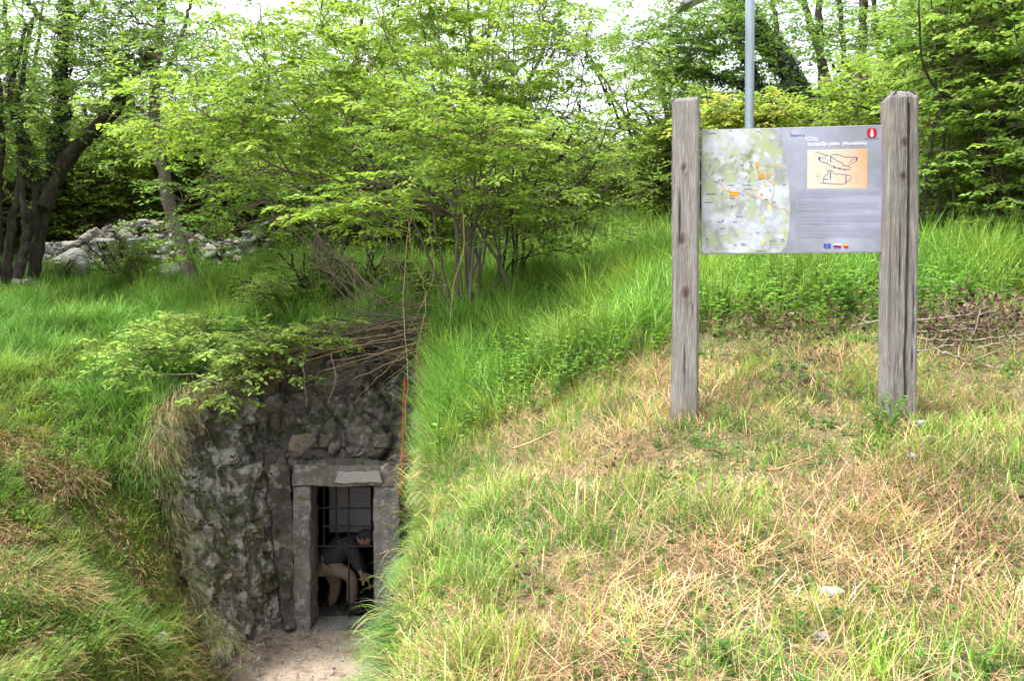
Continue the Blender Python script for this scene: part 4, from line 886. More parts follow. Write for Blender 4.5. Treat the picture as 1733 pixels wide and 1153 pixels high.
tmpl = [template('t', 61, 7.5, 2.3, 90, 620, BG, (.13, .075)), template('t', 62, 8.5, 2.6, 90, 620, LG, (.13, .075)), template('t', 63, 6.5, 2.4, 90, 560, YG, (.13, .075), multi=3, low=.1),
        template('t', 64, 3.2, 1.7, 60, 560, YG, (.10, .06), multi=3, low=.12), template('t', 65, 2.2, 1.4, 50, 480, YG+BG, (.09, .055), multi=4, low=.1)]
def put(ti, x, y, s, label, name='tree', cat='tree', group='trees of the wood beyond the clearing'):
    z = float(h(x, y)); s = s*(.86 if ti < 3 and y < 29 else (.72 if ti < 3 else 1)); root = empty(name, (x, y, z), label, cat, group); root.rotation_euler.z = random.random()*6.28; root.scale = (s*random.uniform(.9, 1.1), s*random.uniform(.9, 1.1), s)
    for nm, me in tmpl[ti]:
        c = bpy.data.objects.new(nm, me); COL.objects.link(c); c.parent = root
    return root
random.seed(11)
spots = []
def xs_at(px, d): return (px-866.5)/F_PX*d
wood = [(-80, 19, 0), (30, 22, 1), (120, 19.5, 3), (190, 24, 0), (250, 20, 3), (330, 24.5, 2), (400, 20, 3), (470, 25, 1), (540, 19.5, 3), (610, 24, 0), (690, 20, 3), (740, 25, 0), (820, 21, 2), (900, 27, 4), (1075, 24, 4),
        (1130, 20, 2), (1190, 25, 0), (1270, 21, 3), (1350, 24, 3), (1420, 27, 3), (1500, 26, 3), (1570, 20, 0), (1650, 18, 1), (1730, 20, 2), (1800, 17, 0), (1850, 23, 1), (-150, 16, 2), (1120, 30, 4), (1040, 33, 3)]
for i, (px, d, k) in enumerate(wood):
    put(k, xs_at(px, d), d, random.uniform(.85, 1.15), 'green leafy tree of the dense wood beyond the clearing')
for i, (px, d, k) in enumerate([(-250, 27, 0), (0, 32, 1), (100, 30, 2), (220, 33, 0), (350, 30, 1), (450, 34, 2), (580, 31, 0), (660, 33, 1), (780, 31, 2), (860, 36, 3), (1220, 33, 2), (1300, 30, 3), (1390, 34, 3), (1480, 32, 3), (1560, 30, 0), (1650, 27, 1), (1760, 30, 2), (1900, 28, 0)]):
    put(k, xs_at(px, d), d, random.uniform(.9, 1.2), 'green leafy tree of the dense wood beyond the clearing')
# understory
under = [(-60, 15.5, 3), (40, 17.5, 4), (100, 17.6, 4), (180, 17.9, 4), (240, 17.9, 4), (310, 18.2, 4), (380, 18.6, 3), (450, 19, 3), (520, 18.5, 4), (590, 16, 3), (660, 16.5, 4), (720, 15.5, 4), (800, 17.5, 3), (870, 16.8, 4), (940, 24, 3), (1010, 26, 4), (1080, 27, 3), (1120, 23, 3), (1180, 19.5, 4),
         (1240, 18, 3), (1330, 14.6, 4), (1390, 15.5, 3), (1440, 14.2, 4), (1500, 15, 3), (1560, 13, 3), (1620, 12.5, 4), (1700, 13, 3), (1790, 12.5, 3), (1140, 21, 3), (1000, 27, 3), (920, 25, 3)]
under += [(90, 18.2, 3), (150, 18.6, 3), (215, 18.0, 3), (275, 18.8, 3), (340, 18.4, 3), (410, 18.9, 3), (480, 18, 3), (60, 20, 3), (180, 20.5, 3), (300, 20, 3), (1600, 15, 3), (1680, 15.5, 3), (560, 17.4, 3), (640, 17.5, 3), (760, 16.5, 4), (840, 21, 3), (900, 23, 4), (20, 16.8, 3)]
for px, d, k in under:
    put(k, xs_at(px, d), d, random.uniform(.8, 1.15), 'green leafy shrub of the undergrowth at the edge of the wood', 'shrub', 'shrub', 'shrubs of the undergrowth')
# small leafy bush in front of the stone wall
put(4, xs_at(210, 14.2), 14.2, .42, 'small nettle green bush growing in front of the stone wall', 'small_bush', 'bush', None)
put(4, xs_at(100, 14.0), 14.0, .25, 'smallest bush, growing beside the foot of the ivy clad tree', 'small_bush', 'bush', None)
for px, d, sc_, lb in [(455, 11.6, .30, 'low leafy plant on the rim left of the bare brushwood'), (530, 12.0, .38, 'leafy plant growing among the dead stems above the rock face'), (640, 11.9, .34, 'leafy plant at the rim between the two stem clusters'), (705, 11.5, .26, 'small leafy plant right above the rusty pipe'), (330, 11.0, .22, 'small leafy plant at the edge of the left meadow above the rock wall')]:
    put(4, xs_at(px, d), d, sc_, lb, 'small_bush', 'bush', None)
# far wood, one mass
g = G(77); n = 90000; a = g.random(n)*1.9-.95; d = 38+22*g.random(n); x = np.sin(a)*d; y = np.cos(a)*d; z = h(x, y)+5.5*g.random(n)**.8*(.75+.35*fbm(a*9, d*.1, 0.))
P = np.stack([x, y, z], 1)+g.normal(size=(n, 3))*.2; Ln = .34*(.6+.8*g.random(n)); D = g.normal(size=(n, 3)); D[:, 2] -= .3
v, q, c = leaf_geo(P, D, np.array([0, 0, 1.])+g.normal(size=(n, 3))*.6, Ln, Ln*.6, pal(g, n, [(.20, .33, .07), (.26, .40, .09), (.15, .27, .05)], .3), False)
tag(fast('far_wood', v, q, M['leaf'], c), kind='stuff', label='far green wood closing the view behind the nearer trees', cat='wood')

#@@GRASS
# ------------------------------------------------------------------ grass
def blades(P, az, th0, kap, L, Wd, C, S=3, tipc=1.15, name='grass', m='grass', az_d=None):
    N = len(P); pts = [P]; th = th0.copy(); cur = P.copy(); dh = np.stack([np.cos(az), np.sin(az)], 1)
    for s in range(S):
        thm = th0+kap*((s+.5)/S); st = L/S
        cur = cur+np.concatenate([dh*(np.sin(thm)*st)[:, None], (np.cos(thm)*st)[:, None]], 1); pts.append(cur)
    P4 = np.stack(pts, 1); sd = np.stack([-np.sin(az+.5*np.sin(az*7)), np.cos(az+.5*np.sin(az*7)), np.zeros(N)], 1)
    wf = np.array([.75, 1, .8, .5, .12])[[0, 1, 2, 4]] if S == 3 else (np.array([.8, 1, .12]) if S == 2 else np.array([.7, 1, .95, .75, .45, .08])[:S+1])
    if len(wf) != S+1: wf = np.linspace(1, .1, S+1)
    a = P4-sd[:, None]*(Wd[:, None]*wf[None]/2)[..., None]; b = P4+sd[:, None]*(Wd[:, None]*wf[None]/2)[..., None]
    V = np.stack([a, b], 2).reshape(-1, 3); base = np.arange(N)[:, None]*(2*(S+1))
    Q = np.concatenate([base+np.array([[2*s, 2*s+1, 2*s+3, 2*s+2]]) for s in range(S)])
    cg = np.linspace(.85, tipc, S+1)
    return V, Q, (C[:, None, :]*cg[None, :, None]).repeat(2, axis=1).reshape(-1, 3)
def scatter(n, x0, x1, y0, y1, g, margin=260, dens=None):
    x = x0+(x1-x0)*g.random(n); y = y0+(y1-y0)*g.random(n); P = np.stack([x, y, h(x, y)], 1)
    u, v, f = proj(P); ok = (u > -margin) & (u < 1733+margin) & (v < 1153+margin*1.3) & (f > .8)
    ok &= ~in_pit(x, y)
    if dens is not None: ok &= g.random(n) < dens(x, y)
    return P[ok]
def clumped(P, g, sc, th): return P
def gcol(g, n, cols, x, y, amt=.25):
    c = pal(g, n, cols, .2); 
    k = np.clip(fbm(x*1.7, y*1.7, 14., 3)*.5+.35*g.random(n)-.05, 0, .6)[:, None]
    k = np.where(c[:, :1] < c[:, 1:2], k, 0)
    return (c*(1-k)+np.array([c[:, 0]*1.5+.05, c[:, 1]*1.12, c[:, 2]*1.0]).T*k)*(1+amt*fbm(x*2.1, y*2.1, 4.)[:, None])*np.exp(.45*vnoise(x*11, y*11, 8.))[:, None]
GREEN = [(.15, .29, .03), (.19, .34, .04), (.11, .23, .028)]
LUSH = [(.13, .27, .045), (.17, .33, .06), (.10, .22, .04)]
BLUEG = [(.085, .20, .06), (.11, .24, .07), (.07, .16, .05)]
STRAW = [(.50, .39, .21), (.46, .31, .15), (.50, .28, .15), (.49, .31, .16), (.56, .46, .28), (.38, .22, .12)]
# density fields: 'dry' is how straw-covered the bank is
def dryness(x, y):
    d = sstep(6.9, 6.0, y-.15*x)*sstep(-1.3, .2, x+.25*(y-3.5)*0+.9-.35*np.clip(y-4.5, 0, 9))
    return np.clip(d, 0, 1)
patch = lambda x, y: sstep(-.15, .35, fbm(x*1.6+3, y*1.6, 7.))
def add_grass(name, label, P, g, cols, L, Wd, th=(.1, .35), kap=(.2, .9), S=3, m='grass', az0=None, azs=6.28, amt=.25, kind='stuff', cat='grass'):
    n = len(P); az = g.random(n)*6.28+np.where(g.random(n) < .35, 1, 0)*(3*fbm(P[:, 0]*1.8, P[:, 1]*1.8, 11., 2)-g.random(n)*4.5) if az0 is None else az0+azs*(g.random(n)-.5)
    lm = np.clip(.95+.6*fbm(P[:, 0]*2.3, P[:, 1]*2.3, 21., 3)+.45*vnoise(P[:, 0]*8, P[:, 1]*8, 31.), .3, 2.0)
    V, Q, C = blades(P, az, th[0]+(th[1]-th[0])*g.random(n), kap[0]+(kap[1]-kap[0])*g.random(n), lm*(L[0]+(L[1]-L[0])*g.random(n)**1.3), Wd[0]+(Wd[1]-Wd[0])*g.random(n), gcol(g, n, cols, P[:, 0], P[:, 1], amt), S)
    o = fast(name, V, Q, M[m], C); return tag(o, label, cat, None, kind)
g = G(101)
def tuft(P, g, k, r):
    n = len(P); Q = np.repeat(P, k, 0)+np.concatenate([g.normal(size=(n*k, 2))*r, np.zeros((n*k, 1))], 1); Q[:, 2] = h(Q[:, 0], Q[:, 1]); return Q[~in_pit(Q[:, 0], Q[:, 1])]
# A foreground dry bank
P = scatter(165000, -1.5, 5.2, 1.7, 7.2, g, dens=lambda x, y: dryness(x, y)*(.30+.70*patch(x, y))*np.where(y < 4.5, 1, .7))
add_grass('straw_litter', 'pale straw and dead grass lying over the right bank', P+np.array([0, 0, .012]), g, STRAW, (.045, .18), (.0018, .0036), (.8, 1.65), (-.3, .6), 3, 'straw', amt=.15, cat='dry grass')
P = scatter(34000, -1.5, 5.2, 1.7, 7.2, g, dens=lambda x, y: dryness(x, y)*.8)
add_grass('dry_grass', 'bleached standing grass blades on the right bank', P, g, STRAW+[(.40, .42, .12)], (.06, .17), (.0018, .003), (.2, .9), (.3, 1.4), 3, 'straw', amt=.15, cat='dry grass')
P = scatter(7500, -1.5, 5.2, 1.7, 7.2, g, dens=lambda x, y: dryness(x, y)*(1-.80*patch(x+.15, y)))
add_grass('young_grass', 'fresh green grass tufts growing through the straw', tuft(P, g, 9, .022), g, GREEN, (.03, .13), (.0022, .0038), (.02, .5), (.1, .8), 3)
P = scatter(24000, -1.5, 5.2, 1.7, 7.2, g, dens=lambda x, y: dryness(x, y)*(.45+.55*sstep(-.2, .3, fbm(x*3, y*3, 41.))))
add_grass('young_grass', 'single fresh green blades standing up out of the straw', P, g, GREEN+[(.22, .36, .05)], (.05, .17), (.0022, .004), (.02, .5), (.1, .7), 3)
# B ridge grass, long, fine, flopping
P = scatter(13000, -1.6, 2.5, 3.0, 12, g, dens=lambda x, y: (1-dryness(x, y))*sstep(2.4, .2, x-(y-6)*.3))
add_grass('ridge_grass', 'long fine blue green grass flopping over the rim right of the pit', tuft(P, g, 8, .035), g, BLUEG+GREEN[:1]+[(.36, .33, .14)], (.08, .27), (.004, .0075), (.1, .9), (.4, 1.9), 4)
P = scatter(4200, -1.2, .1, 2.4, 9.8, g, dens=lambda x, y: x < np.interp(y, ry, rx)+.38)
add_grass('rim_grass', 'bright grass along the rim hanging into the pit', tuft(P, g, 9, .035), g, GREEN+BLUEG[:1]+[(.45, .38, .16)], (.05, .20), (.003, .0048), (.05, .8), (.2, 1.5), 4)
# C meadow behind
P = scatter(60000, -2, 7, 6.2, 13, g, margin=120, dens=lambda x, y: (1-dryness(x, y)))
add_grass('meadow_grass', 'tall lush green grass of the clearing behind the sign', tuft(P[::3], g, 10, .035), g, LUSH+GREEN, (.16, .50), (.006, .011), (.05, .55), (.2, 1.3), 3)
P = scatter(90000, -6, 12, 12, 30, g, margin=100)
add_grass('far_meadow_grass', 'far green grass at the edge of the wood', P, g, LUSH+GREEN, (.22, .55), (.009, .016), (.05, .4), (.2, 1.0), 2)
# D left meadow
P = scatter(34000, -9.5, -1.3, 8.2, 16.5, g, margin=120, dens=lambda x, y: sstep(8.3, 9.4, y+.25*(-4.5-x)*-1)*1.0)
add_grass('left_meadow_grass', 'lush green grass of the left meadow above the bank', tuft(P, g, 7, .035), g, LUSH+[(.15, .33, .05)], (.12, .42), (.006, .011), (.05, .6), (.3, 1.6), 3)
# E left bank
lb = lambda x, y: np.where(y < 9.6, 1., 0)
P = scatter(28000, -8, -2.95, 3.6, 9.7, g, margin=520, dens=lambda x, y: .3+.7*(1-patch(x*1.3, y*1.3)))
add_grass('bank_grass', 'green tufts on the steep left bank', tuft(P, g, 6, .035), g, GREEN+LUSH+BLUEG[:1], (.08, .24), (.004, .0075), (.1, .8), (.3, 1.4), 3, az0=-.5, azs=4.2)
P = scatter(84000, -8, -2.95, 3.6, 9.9, g, margin=520, dens=lambda x, y: .15+.85*patch(x*1.3, y*1.3))
add_grass('bank_dry_grass', 'dead tan grass drooping down the steep left bank', tuft(P, g, 3, .03), g, [(c[0]*.85, c[1]*.85, c[2]*.85) for c in STRAW]+[(.35, .33, .12)], (.08, .24), (.003, .0055), (.5, 1.6), (.3, 1.5), 4, 'straw', az0=-.5, azs=2.6, amt=.2, cat='dry grass')
# F hanging grass along the rock rim
def hang(name, label, line, n, g, cols, L, az0, spread=.08, wd=(.002, .004), m='straw'):
    B = smooth_path(line, 60); P = B[g.integers(0, 60, n)]+g.normal(size=(n, 3))*np.array([spread, spread, spread*.5])
    k = fbm(P[:, 0]*4, P[:, 1]*4, P[:, 2]*4); P = P[k > -.25]; n = len(P)
    V, Q, C = blades(P, az0+1.6*(g.random(n)-.5), .7+.6*g.random(n), 1.2+.9*g.random(n), L[0]+(L[1]-L[0])*g.random(n), wd[0]+(wd[1]-wd[0])*g.random(n), pal(g, n, cols), 5)
    return tag(fast(name, V, Q, M[m], C), label, 'dry grass', None, 'stuff')
hang('hanging_dry_grass', 'dead brown grass hanging over the left edge of the rock wall', TB([(255, 780), (280, 715), (330, 655), (400, 612), (450, 590)], [8.9, 9.1, 9.65, 10.2, 10.5]), 7000, g, [(.36, .25, .14), (.28, .19, .10), (.42, .32, .18), (.14, .17, .06)], (.14, .42), -.7, .10)
hang('hanging_green_grass', 'green grass hanging over the left edge of the rock wall', TB([(230, 820), (270, 720), (330, 650), (400, 605), (450, 582)], [8.7, 9.1, 9.7, 10.3, 10.6]), 6000, g, BLUEG+LUSH, (.10, .30), -.7, .13, m='grass')
hang('hanging_dry_grass', 'brown and green grass fringe down the left edge of the rock wall', TB([(262, 770), (285, 850), (300, 940), (330, 1040), (385, 1110)], [8.85, 8.8, 8.8, 8.75, 8.7]), 5500, g, [(.36, .27, .15), (.42, .33, .18), (.14, .22, .06), (.10, .20, .05)], (.08, .26), -.5, .09)
hang('hanging_dry_grass', 'tan grass tuft hanging over the right rim beside the vines', TB([(735, 610), (770, 620), (745, 640)], [9.3, 9.2, 9.2]), 1300, g, STRAW, (.2, .45), 3.4, .07)
lyy = np.array([5.6, 6.2, 6.8]); lxx = np.interp(lyy, ry, rx)-.02
hang('hanging_dry_grass', 'pale dead grass fringe drooping over the rim beside the right door jamb', np.stack([lxx, lyy, h(lxx, lyy)+.02], 1), 500, g, STRAW, (.08, .20), 3.3, .12)
ly = np.linspace(3.0, 10.2, 30); lx = np.interp(ly, ry, rx)-.03
hang('rim_fringe', 'green fringe spilling over the right rim along the pit', np.stack([lx, ly, h(lx, ly)+.01], 1), 9000, g, BLUEG+GREEN+[(.40, .34, .16)], (.05, .24), 3.3, .045, (.0028, .0048), 'grass')
hang('hanging_dry_grass', 'dark roots and dead grass hanging over the top edge of the rock face above the door', TB([(425, 592), (480, 575), (560, 560), (640, 555), (712, 552)], [10.75, 10.95, 11.05, 11.0, 10.8]), 7000, g, [(.16, .12, .07), (.10, .08, .05), (.28, .21, .12), (.08, .14, .04)], (.10, .38), -1.4, .09)
hang('hanging_green_grass', 'green grass hanging over the top edge of the rock face above the door', TB([(425, 580), (480, 565), (560, 550), (640, 542), (712, 540)], [10.8, 11.0, 11.1, 11.05, 10.85]), 5000, g, BLUEG+LUSH, (.08, .26), -1.4, .12, m='grass')
# leafy weeds
def weeds(name, label, P, g, cols, hgt=(.06, .16), lf=.035, per=9):
    A = Acc(); n = len(P); H0 = hgt[0]+(hgt[1]-hgt[0])*g.random(n)
    t = (np.arange(per)+.6)/per; Pp = P[:, None]+np.array([0, 0, 1.])*(H0[:, None]*t)[..., None]+g.normal(size=(n, per, 3))*.008
    az = g.random((n, 1))*6.28+np.arange(per)[None]*2.4; D = np.stack([np.cos(az), np.sin(az), .25*np.ones_like(az)], -1)+g.normal(size=(n, per, 3))*.15
    cb = np.repeat(pal(g, n, cols, .25), per, 0); N = n*per; Ln = lf*(.6+.7*g.random(N)); v, q, c = leaf_geo(Pp.reshape(-1, 3), D.reshape(-1, 3), np.array([0, 0, 1.])+g.normal(size=(N, 3))*.3, Ln, Ln*.6, cb, True); A.add(v, q, c)
    S_ = np.stack([P, P+np.array([0, 0, 1.])*(H0*.5)[:, None], P+np.array([0, 0, 1.])*H0[:, None]], 1); v, q = tubes(S_, np.full((n, 3), .0014), 3); A.add(v, q, np.full((len(v), 3), .1)*np.array([.8, 1.6, .3]))
    return tag(A.build(name, M['leaf']), label, 'weeds', None, 'stuff')
P = scatter(4200, -1, 5, 2, 6.8, g, dens=lambda x, y: (1-.6*patch(x+.2, y)))
weeds('weeds', 'small broad leaved weeds scattered in the right bank', P, g, [(.10, .22, .04), (.14, .28, .05), (.08, .19, .06)], (.02, .08), .028, 7)
P = scatter(3200, -1, 7, 6.0, 11, g); weeds('meadow_weeds', 'taller leafy weeds among the grass behind the sign', P, g, LUSH+GREEN, (.15, .38), .05, 12)
P = scatter(2600, -7, -3, 5, 12, g); weeds('bank_weeds', 'leafy weeds on the left bank and meadow', P, g, LUSH+GREEN, (.05, .2), .045, 9)
# growth on the rock faces
k1 = g.integers(0, len(LWP), 900); P1 = LWP[k1]; P1 = P1[(g.random(900) < np.clip(.12+.5*(P1[:, 2]+1.6)/2.2, 0, 1)*(fbm(P1[:, 0]*3, P1[:, 1]*3, P1[:, 2]*3) > .05))]
k2 = g.integers(0, len(CFP), 900); P2 = CFP[k2]; P2 = P2[(P2[:, 2] > .15) & (fbm(P2[:, 0]*2.5, P2[:, 1]*3, P2[:, 2]*2.5) > .15)]
weeds('rock_plants', 'small green plants growing from cracks in the rock faces', np.concatenate([P1, P2]), g, [(.12, .26, .05), (.09, .20, .04), (.16, .30, .06)], (.02, .10), .042, 8)
PR_ = np.repeat(P1[::2], 12, 0)+g.normal(size=(len(P1[::2])*12, 3))*.03
V, Q, C = blades(PR_, -.6+2.4*(g.random(len(PR_))-.5), .3+.6*g.random(len(PR_)), 1.0+.9*g.random(len(PR_)), .06+.16*g.random(len(PR_)), .003+.001*g.random(len(PR_)), pal(g, len(PR_), BLUEG+[(.36, .28, .15)]), 4)
tag(fast('rock_grass', V, Q, M['grass'], C), 'grass tufts rooted in the cracks of the left rock wall', 'grass', None, 'stuff')
# ------------------------------------------------------------------ sticks and branches
def stick(name, label, L, d, r, m, group=None, cat='stick', lift=.03, seed=0):
    P = []
    for i, (x, y) in enumerate(L):
        q_ = pt(x, y, d if not isinstance(d, list) else d[i]); q_[2] = max(q_[2], float(h(q_[0], q_[1]))+r+lift); P.append(q_)
    B = smooth_path(P, 18)+G(seed).normal(size=(18, 3))*r*.5; v, q = tubes(B[None], (r*np.linspace(1, .45, 18))[None], 6)
    if cat == 'branch':
        g_ = G(seed+70); A = Acc(); A.add(v, q)
        for k in range(7):
            a0 = B[3+2*k]; e_ = a0+g_.normal(size=3)*np.array([.13, .08, .05])+np.array([0, 0, .03]); bb = bez(a0[None], (a0+e_)[None]/2+g_.normal(size=(1, 3))*.015, e_[None], 6)
            v_, q_ = tubes(bb, np.linspace(r*.45, r*.2, 6)[None], 4); A.add(v_, q_)
        v, q = np.concatenate(A.V), np.concatenate(A.Q)
    return tag(fast(name, v, q, m, smooth=True), label, cat, group)
stick('stick', 'reddish brown straight stick lying in the grass below the board', [(1298, 822), (1340, 800), (1388, 770)], [3.85, 3.95, 4.1], .006, mat('red_stick', (.34, .15, .07), .8, noise=[(20, .5, .6, (.5, .3, .12))]), 'fallen sticks')
stick('stick', 'tan curved stick lying in the straw left of the left post', [(868, 760), (900, 748), (942, 730)], [5.1, 5.15, 5.3], .007, M['twig_tan'], 'fallen sticks')
stick('stick', 'pale forked looking stick on the straw in the middle of the bank', [(965, 872), (985, 850), (1004, 828)], [4.0, 4.05, 4.15], .005, M['twig_grey'], 'fallen sticks')
for i, (L, d, r, lb) in enumerate([([(1440, 553), (1470, 546), (1495, 544)], 5.8, .011, 'cut pale branch end sticking out left of the right sign post'),
      ([(1550, 543), (1620, 535), (1700, 524)], 5.9, .009, 'uppermost thin grey branch of the brush pile'),
      ([(1550, 551), (1640, 548), (1733, 530)], 6.0, .007, 'second thin branch from the top of the brush pile'),
      ([(1552, 562), (1640, 558), (1700, 560)], 5.9, .010, 'grey branch lying level across the middle of the brush pile'),
      ([(1552, 574), (1640, 578), (1760, 590)], 5.8, .011, 'longest pale branch running right across the brush pile'),
      ([(1548, 595), (1580, 590), (1620, 580)], 5.6, .007, 'short branch rising right from beside the sign post'),
      ([(1595, 596), (1640, 612), (1680, 630)], 5.4, .010, 'pale branch slanting down out of the brush pile'),
      ([(1600, 580), (1680, 566), (1760, 548)], 6.1, .008, 'thin branch crossing upward to the right edge of the brush pile'),
      ([(1650, 600), (1700, 590), (1760, 592)], 5.7, .006, 'lowest thin twig at the right end of the brush pile'),
      ([(1660, 520), (1650, 560), (1640, 590)], 5.8, .006, 'short twig standing across the right part of the brush pile')]):
    stick('fallen_branch', lb, L, d-.15, r*.8, M['twig_grey'], 'cut branches of the brush pile', 'branch', lift=.07, seed=i)
# dead leaves caught on the branches and on the grass
def dead_leaves(label, pts, n, spread, g, size=.024, cols=((.13, .085, .055), (.20, .14, .09), (.06, .042, .03)), name='dead_leaves'):
    P = np.array(pts)[g.integers(0, len(pts), n)]+g.normal(size=(n, 3))*np.array([spread, spread, spread*.6])
    P[:, 2] = np.maximum(P[:, 2], h(P[:, 0], P[:, 1])+.02+.10*g.random(n))
    Ln = size*(.6+.8*g.random(n)); v, q, c = leaf_geo(P, g.normal(size=(n, 3)), g.normal(size=(n, 3)), Ln, Ln*.7, pal(g, n, cols, .3), True, cup=.5)
    return tag(fast(name, v, q, M['straw'], c), label, 'dead leaves', None, 'stuff')
dead_leaves('crumpled brown leaves caught in the brush pile', [pt(1580+g.random()*150, 520+g.random()*80, 5.6+.5*g.random()) for _ in range(26)], 900, .13, g, .036)
dead_leaves('dark dead leaves on the straw behind the board legs', [pt(*p) for p in [(1345, 575, 5.6), (1380, 560, 5.8), (1300, 545, 6.1), (1420, 555, 5.9), (1290, 552, 6), (1250, 540, 6.2), (1460, 520, 6.2)]], 420, .16, g, .034)
dead_leaves('dead leaves on the middle of the bank', [pt(*p) for p in [(1155, 748, 4.4), (1130, 822, 4.0), (1060, 775, 4.4), (1030, 780, 4.4), (1545, 838, 3.6), (1660, 740, 4.4), (885, 1018, 3.2), (1620, 990, 3.0), (1040, 800, 4.2), (1060, 830, 4.1)]], 120, .05, g, .022)
PL_ = np.stack([-3.0+1.9*g.random(260), 8.2+2.2*g.random(260), np.zeros(260)], 1); PL_[:, 2] = FLOOR+.035+.02*g.random(260)
Ln = .03*(.5+g.random(260)); v, q, c = leaf_geo(PL_, g.normal(size=(260, 3))*np.array([1, 1, .15]), np.array([0, 0, 1.])+g.normal(size=(260, 3))*.2, Ln, Ln*.7, pal(g, 260, [(.16, .09, .05), (.10, .06, .04), (.24, .15, .08)], .3))
tag(fast('path_litter', v, q, M['straw'], c), 'small brown leaves scattered on the earth path before the doorway', 'dead leaves', None, 'stuff')
V0, T0 = ROCKS[2]; Vs = []; Ts = []
for k in range(240):
    sd = g.random() < .75; x = (-3.05+.35*g.random()) if sd and g.random() < .6 else -3.0+1.9*g.random(); y = 7.8+2.6*g.random(); sz = .008+.03*g.random()**2
    Vs.append(ROCKS[k % 8][0]@rotm(*(g.random(3)*6)).T*sz+np.array([x, y, FLOOR+.03])); Ts.append(T0*0+ROCKS[k % 8][1]+len(V0)*k)
tag(fast('path_pebbles', np.concatenate(Vs), None, M['stone'], T=np.concatenate(Ts)), 'pebbles and gravel lying on the earth path', 'gravel', None, 'stuff')
# small plant at right post and flowers
def plant(name, label, cat, base, n, hgt, spread, lf, cols, g, flower=None, nfl=0):
    base = np.array(base); base[2] = float(h(base[0], base[1])); root = empty(name, base, label, cat)
    tips = base+np.stack([g.normal(size=n)*spread, g.normal(size=n)*spread*.6, hgt*(.5+.5*g.random(n))], 1); b0 = np.repeat(base[None], n, 0)+g.normal(size=(n, 3))*np.array([spread*.4, spread*.3, 0])
    B = bez(b0, (b0+tips)/2+np.array([0, 0, hgt*.15]), tips, 7); v, q = tubes(B, np.full((n, 7), .0022), 4); A = Acc(); A.add(v, q); A.build('stems', M['twig'] if False else mat('green_stem', (.10, .18, .05)), root)
    per = 11; P = B[:, 1:].reshape(-1, 3); P = P[g.integers(0, len(P), n*per)]; D = g.normal(size=P.shape)*np.array([1, 1, .35]); Ln = lf*(.6+.7*g.random(len(P)))
    v, q, c = leaf_geo(P, D, np.array([0, 0, 1.])+g.normal(size=P.shape)*.35, Ln, Ln*.65, pal(g, len(P), cols, .2)); A = Acc(); A.add(v, q, c); A.build('leaves', M['leaf'], root)
    if flower:
        F = tips[:nfl]+np.array([0, 0, .005]); k = 5; P = np.repeat(F, k, 0); a = np.tile(np.arange(k)*2*np.pi/k, nfl); D = np.stack([np.cos(a), np.sin(a), .35*np.ones_like(a)], 1)
        v, q, c = leaf_geo(P, D, np.tile([[0, 0, 1.]], (len(P), 1)), np.full(len(P), flower[1]), np.full(len(P), flower[1]*.75), np.tile([flower[0]], (len(P), 1))); A = Acc(); A.add(v, q, c); A.build('flowers', M['straw'], root)
    return root
plant('flowering_weed', 'leafy weed with tiny pink flowers against the foot of the right sign post', 'plant', pt(1500, 708, 4.42), 18, .24, .07, .026, LUSH+GREEN, g, ((.55, .10, .16), .008), 7)
plant('leafy_weed', 'leafy green weed behind the board between the two posts', 'plant', pt(1440, 545, 6.3), 16, .42, .12, .06, LUSH+GREEN, g)
for i, (px, py, d, lb) in enumerate([(1265, 440, 8.5, 'white flower just under the board near the lamp pole'), (1300, 452, 8, 'white flower in the grass below the middle of the board'), (1425, 462, 7.6, 'white flower below the right half of the board'),
      (1475, 440, 8, 'white flower beside the left edge of the right sign post'), (1630, 455, 7.6, 'white flower in the meadow right of the sign'), (1720, 440, 8, 'white flower nearest the right edge of the picture'), (1222, 478, 7.4, 'white flower beside the left sign post'),
      (1025, 530, 8, 'white flower in the shaded grass left of the left post'), (818, 578, 8.6, 'white flower on the rim right of the hanging vines'), (812, 705, 6.6, 'white flower low on the rim above the doorway side'), (45, 645, 9.6, 'white flower in the left meadow near the picture edge'),
      (66, 662, 9.4, 'twin headed white flower low in the left meadow'), (372, 495, 13, 'white flower in shade below the leaning trunk')]):
    p = pt(px, py, d); p[2] = float(h(p[0], p[1])); hz_ = max(.12, float(pt(px, py, d)[2]-p[2])); hz_ = min(hz_, .55)
    rt = plant('white_flower', lb, 'flower', p, 2, hz_, .03, .05, LUSH, g, ((.85, .85, .85), .022), 2); rt['group'] = 'white meadow flowers'

# ------------------------------------------------------------------ person bending in the doorway
per_root = empty('person', (-2.2, 11.0, FLOOR), 'person in dark jacket and beige trousers bending down inside the cave doorway', 'person')
def skin(name, pts, edges, radii, m, parent, sub=2, root_i=0):
    me = bpy.data.meshes.new(name); L0 = Vector(parent.location); me.from_pydata([tuple(Vector(p)-L0) for p in pts], edges, []); me.update()
    o = bpy.data.objects.new(name, me); COL.objects.link(o); o.parent = parent; me.materials.append(m)
    md = o.modifiers.new('skin', 'SKIN'); md.use_smooth_shade = True
    for i, r in enumerate(radii): me.skin_vertices[0].data[i].radius = r if isinstance(r, tuple) else (r, r)
    me.skin_vertices[0].data[root_i].use_root = True
    s = o.modifiers.new('sub', 'SUBSURF'); s.levels = sub; s.render_levels = sub; return o
def PP(px, py, d): return tuple(float(v) for v in pt(px, py, d))
hip = PP(553, 952, 11.0); sp1 = PP(566, 934, 11.0); chest = PP(586, 921, 11.0); neck = PP(603, 913, 11.0); head0 = PP(611, 914, 11.0); head1 = PP(619, 919, 11.0)
kn1 = PP(597, 977, 10.86); an1 = PP(594, 1026, 10.9); to1 = PP(610, 1033, 10.84)
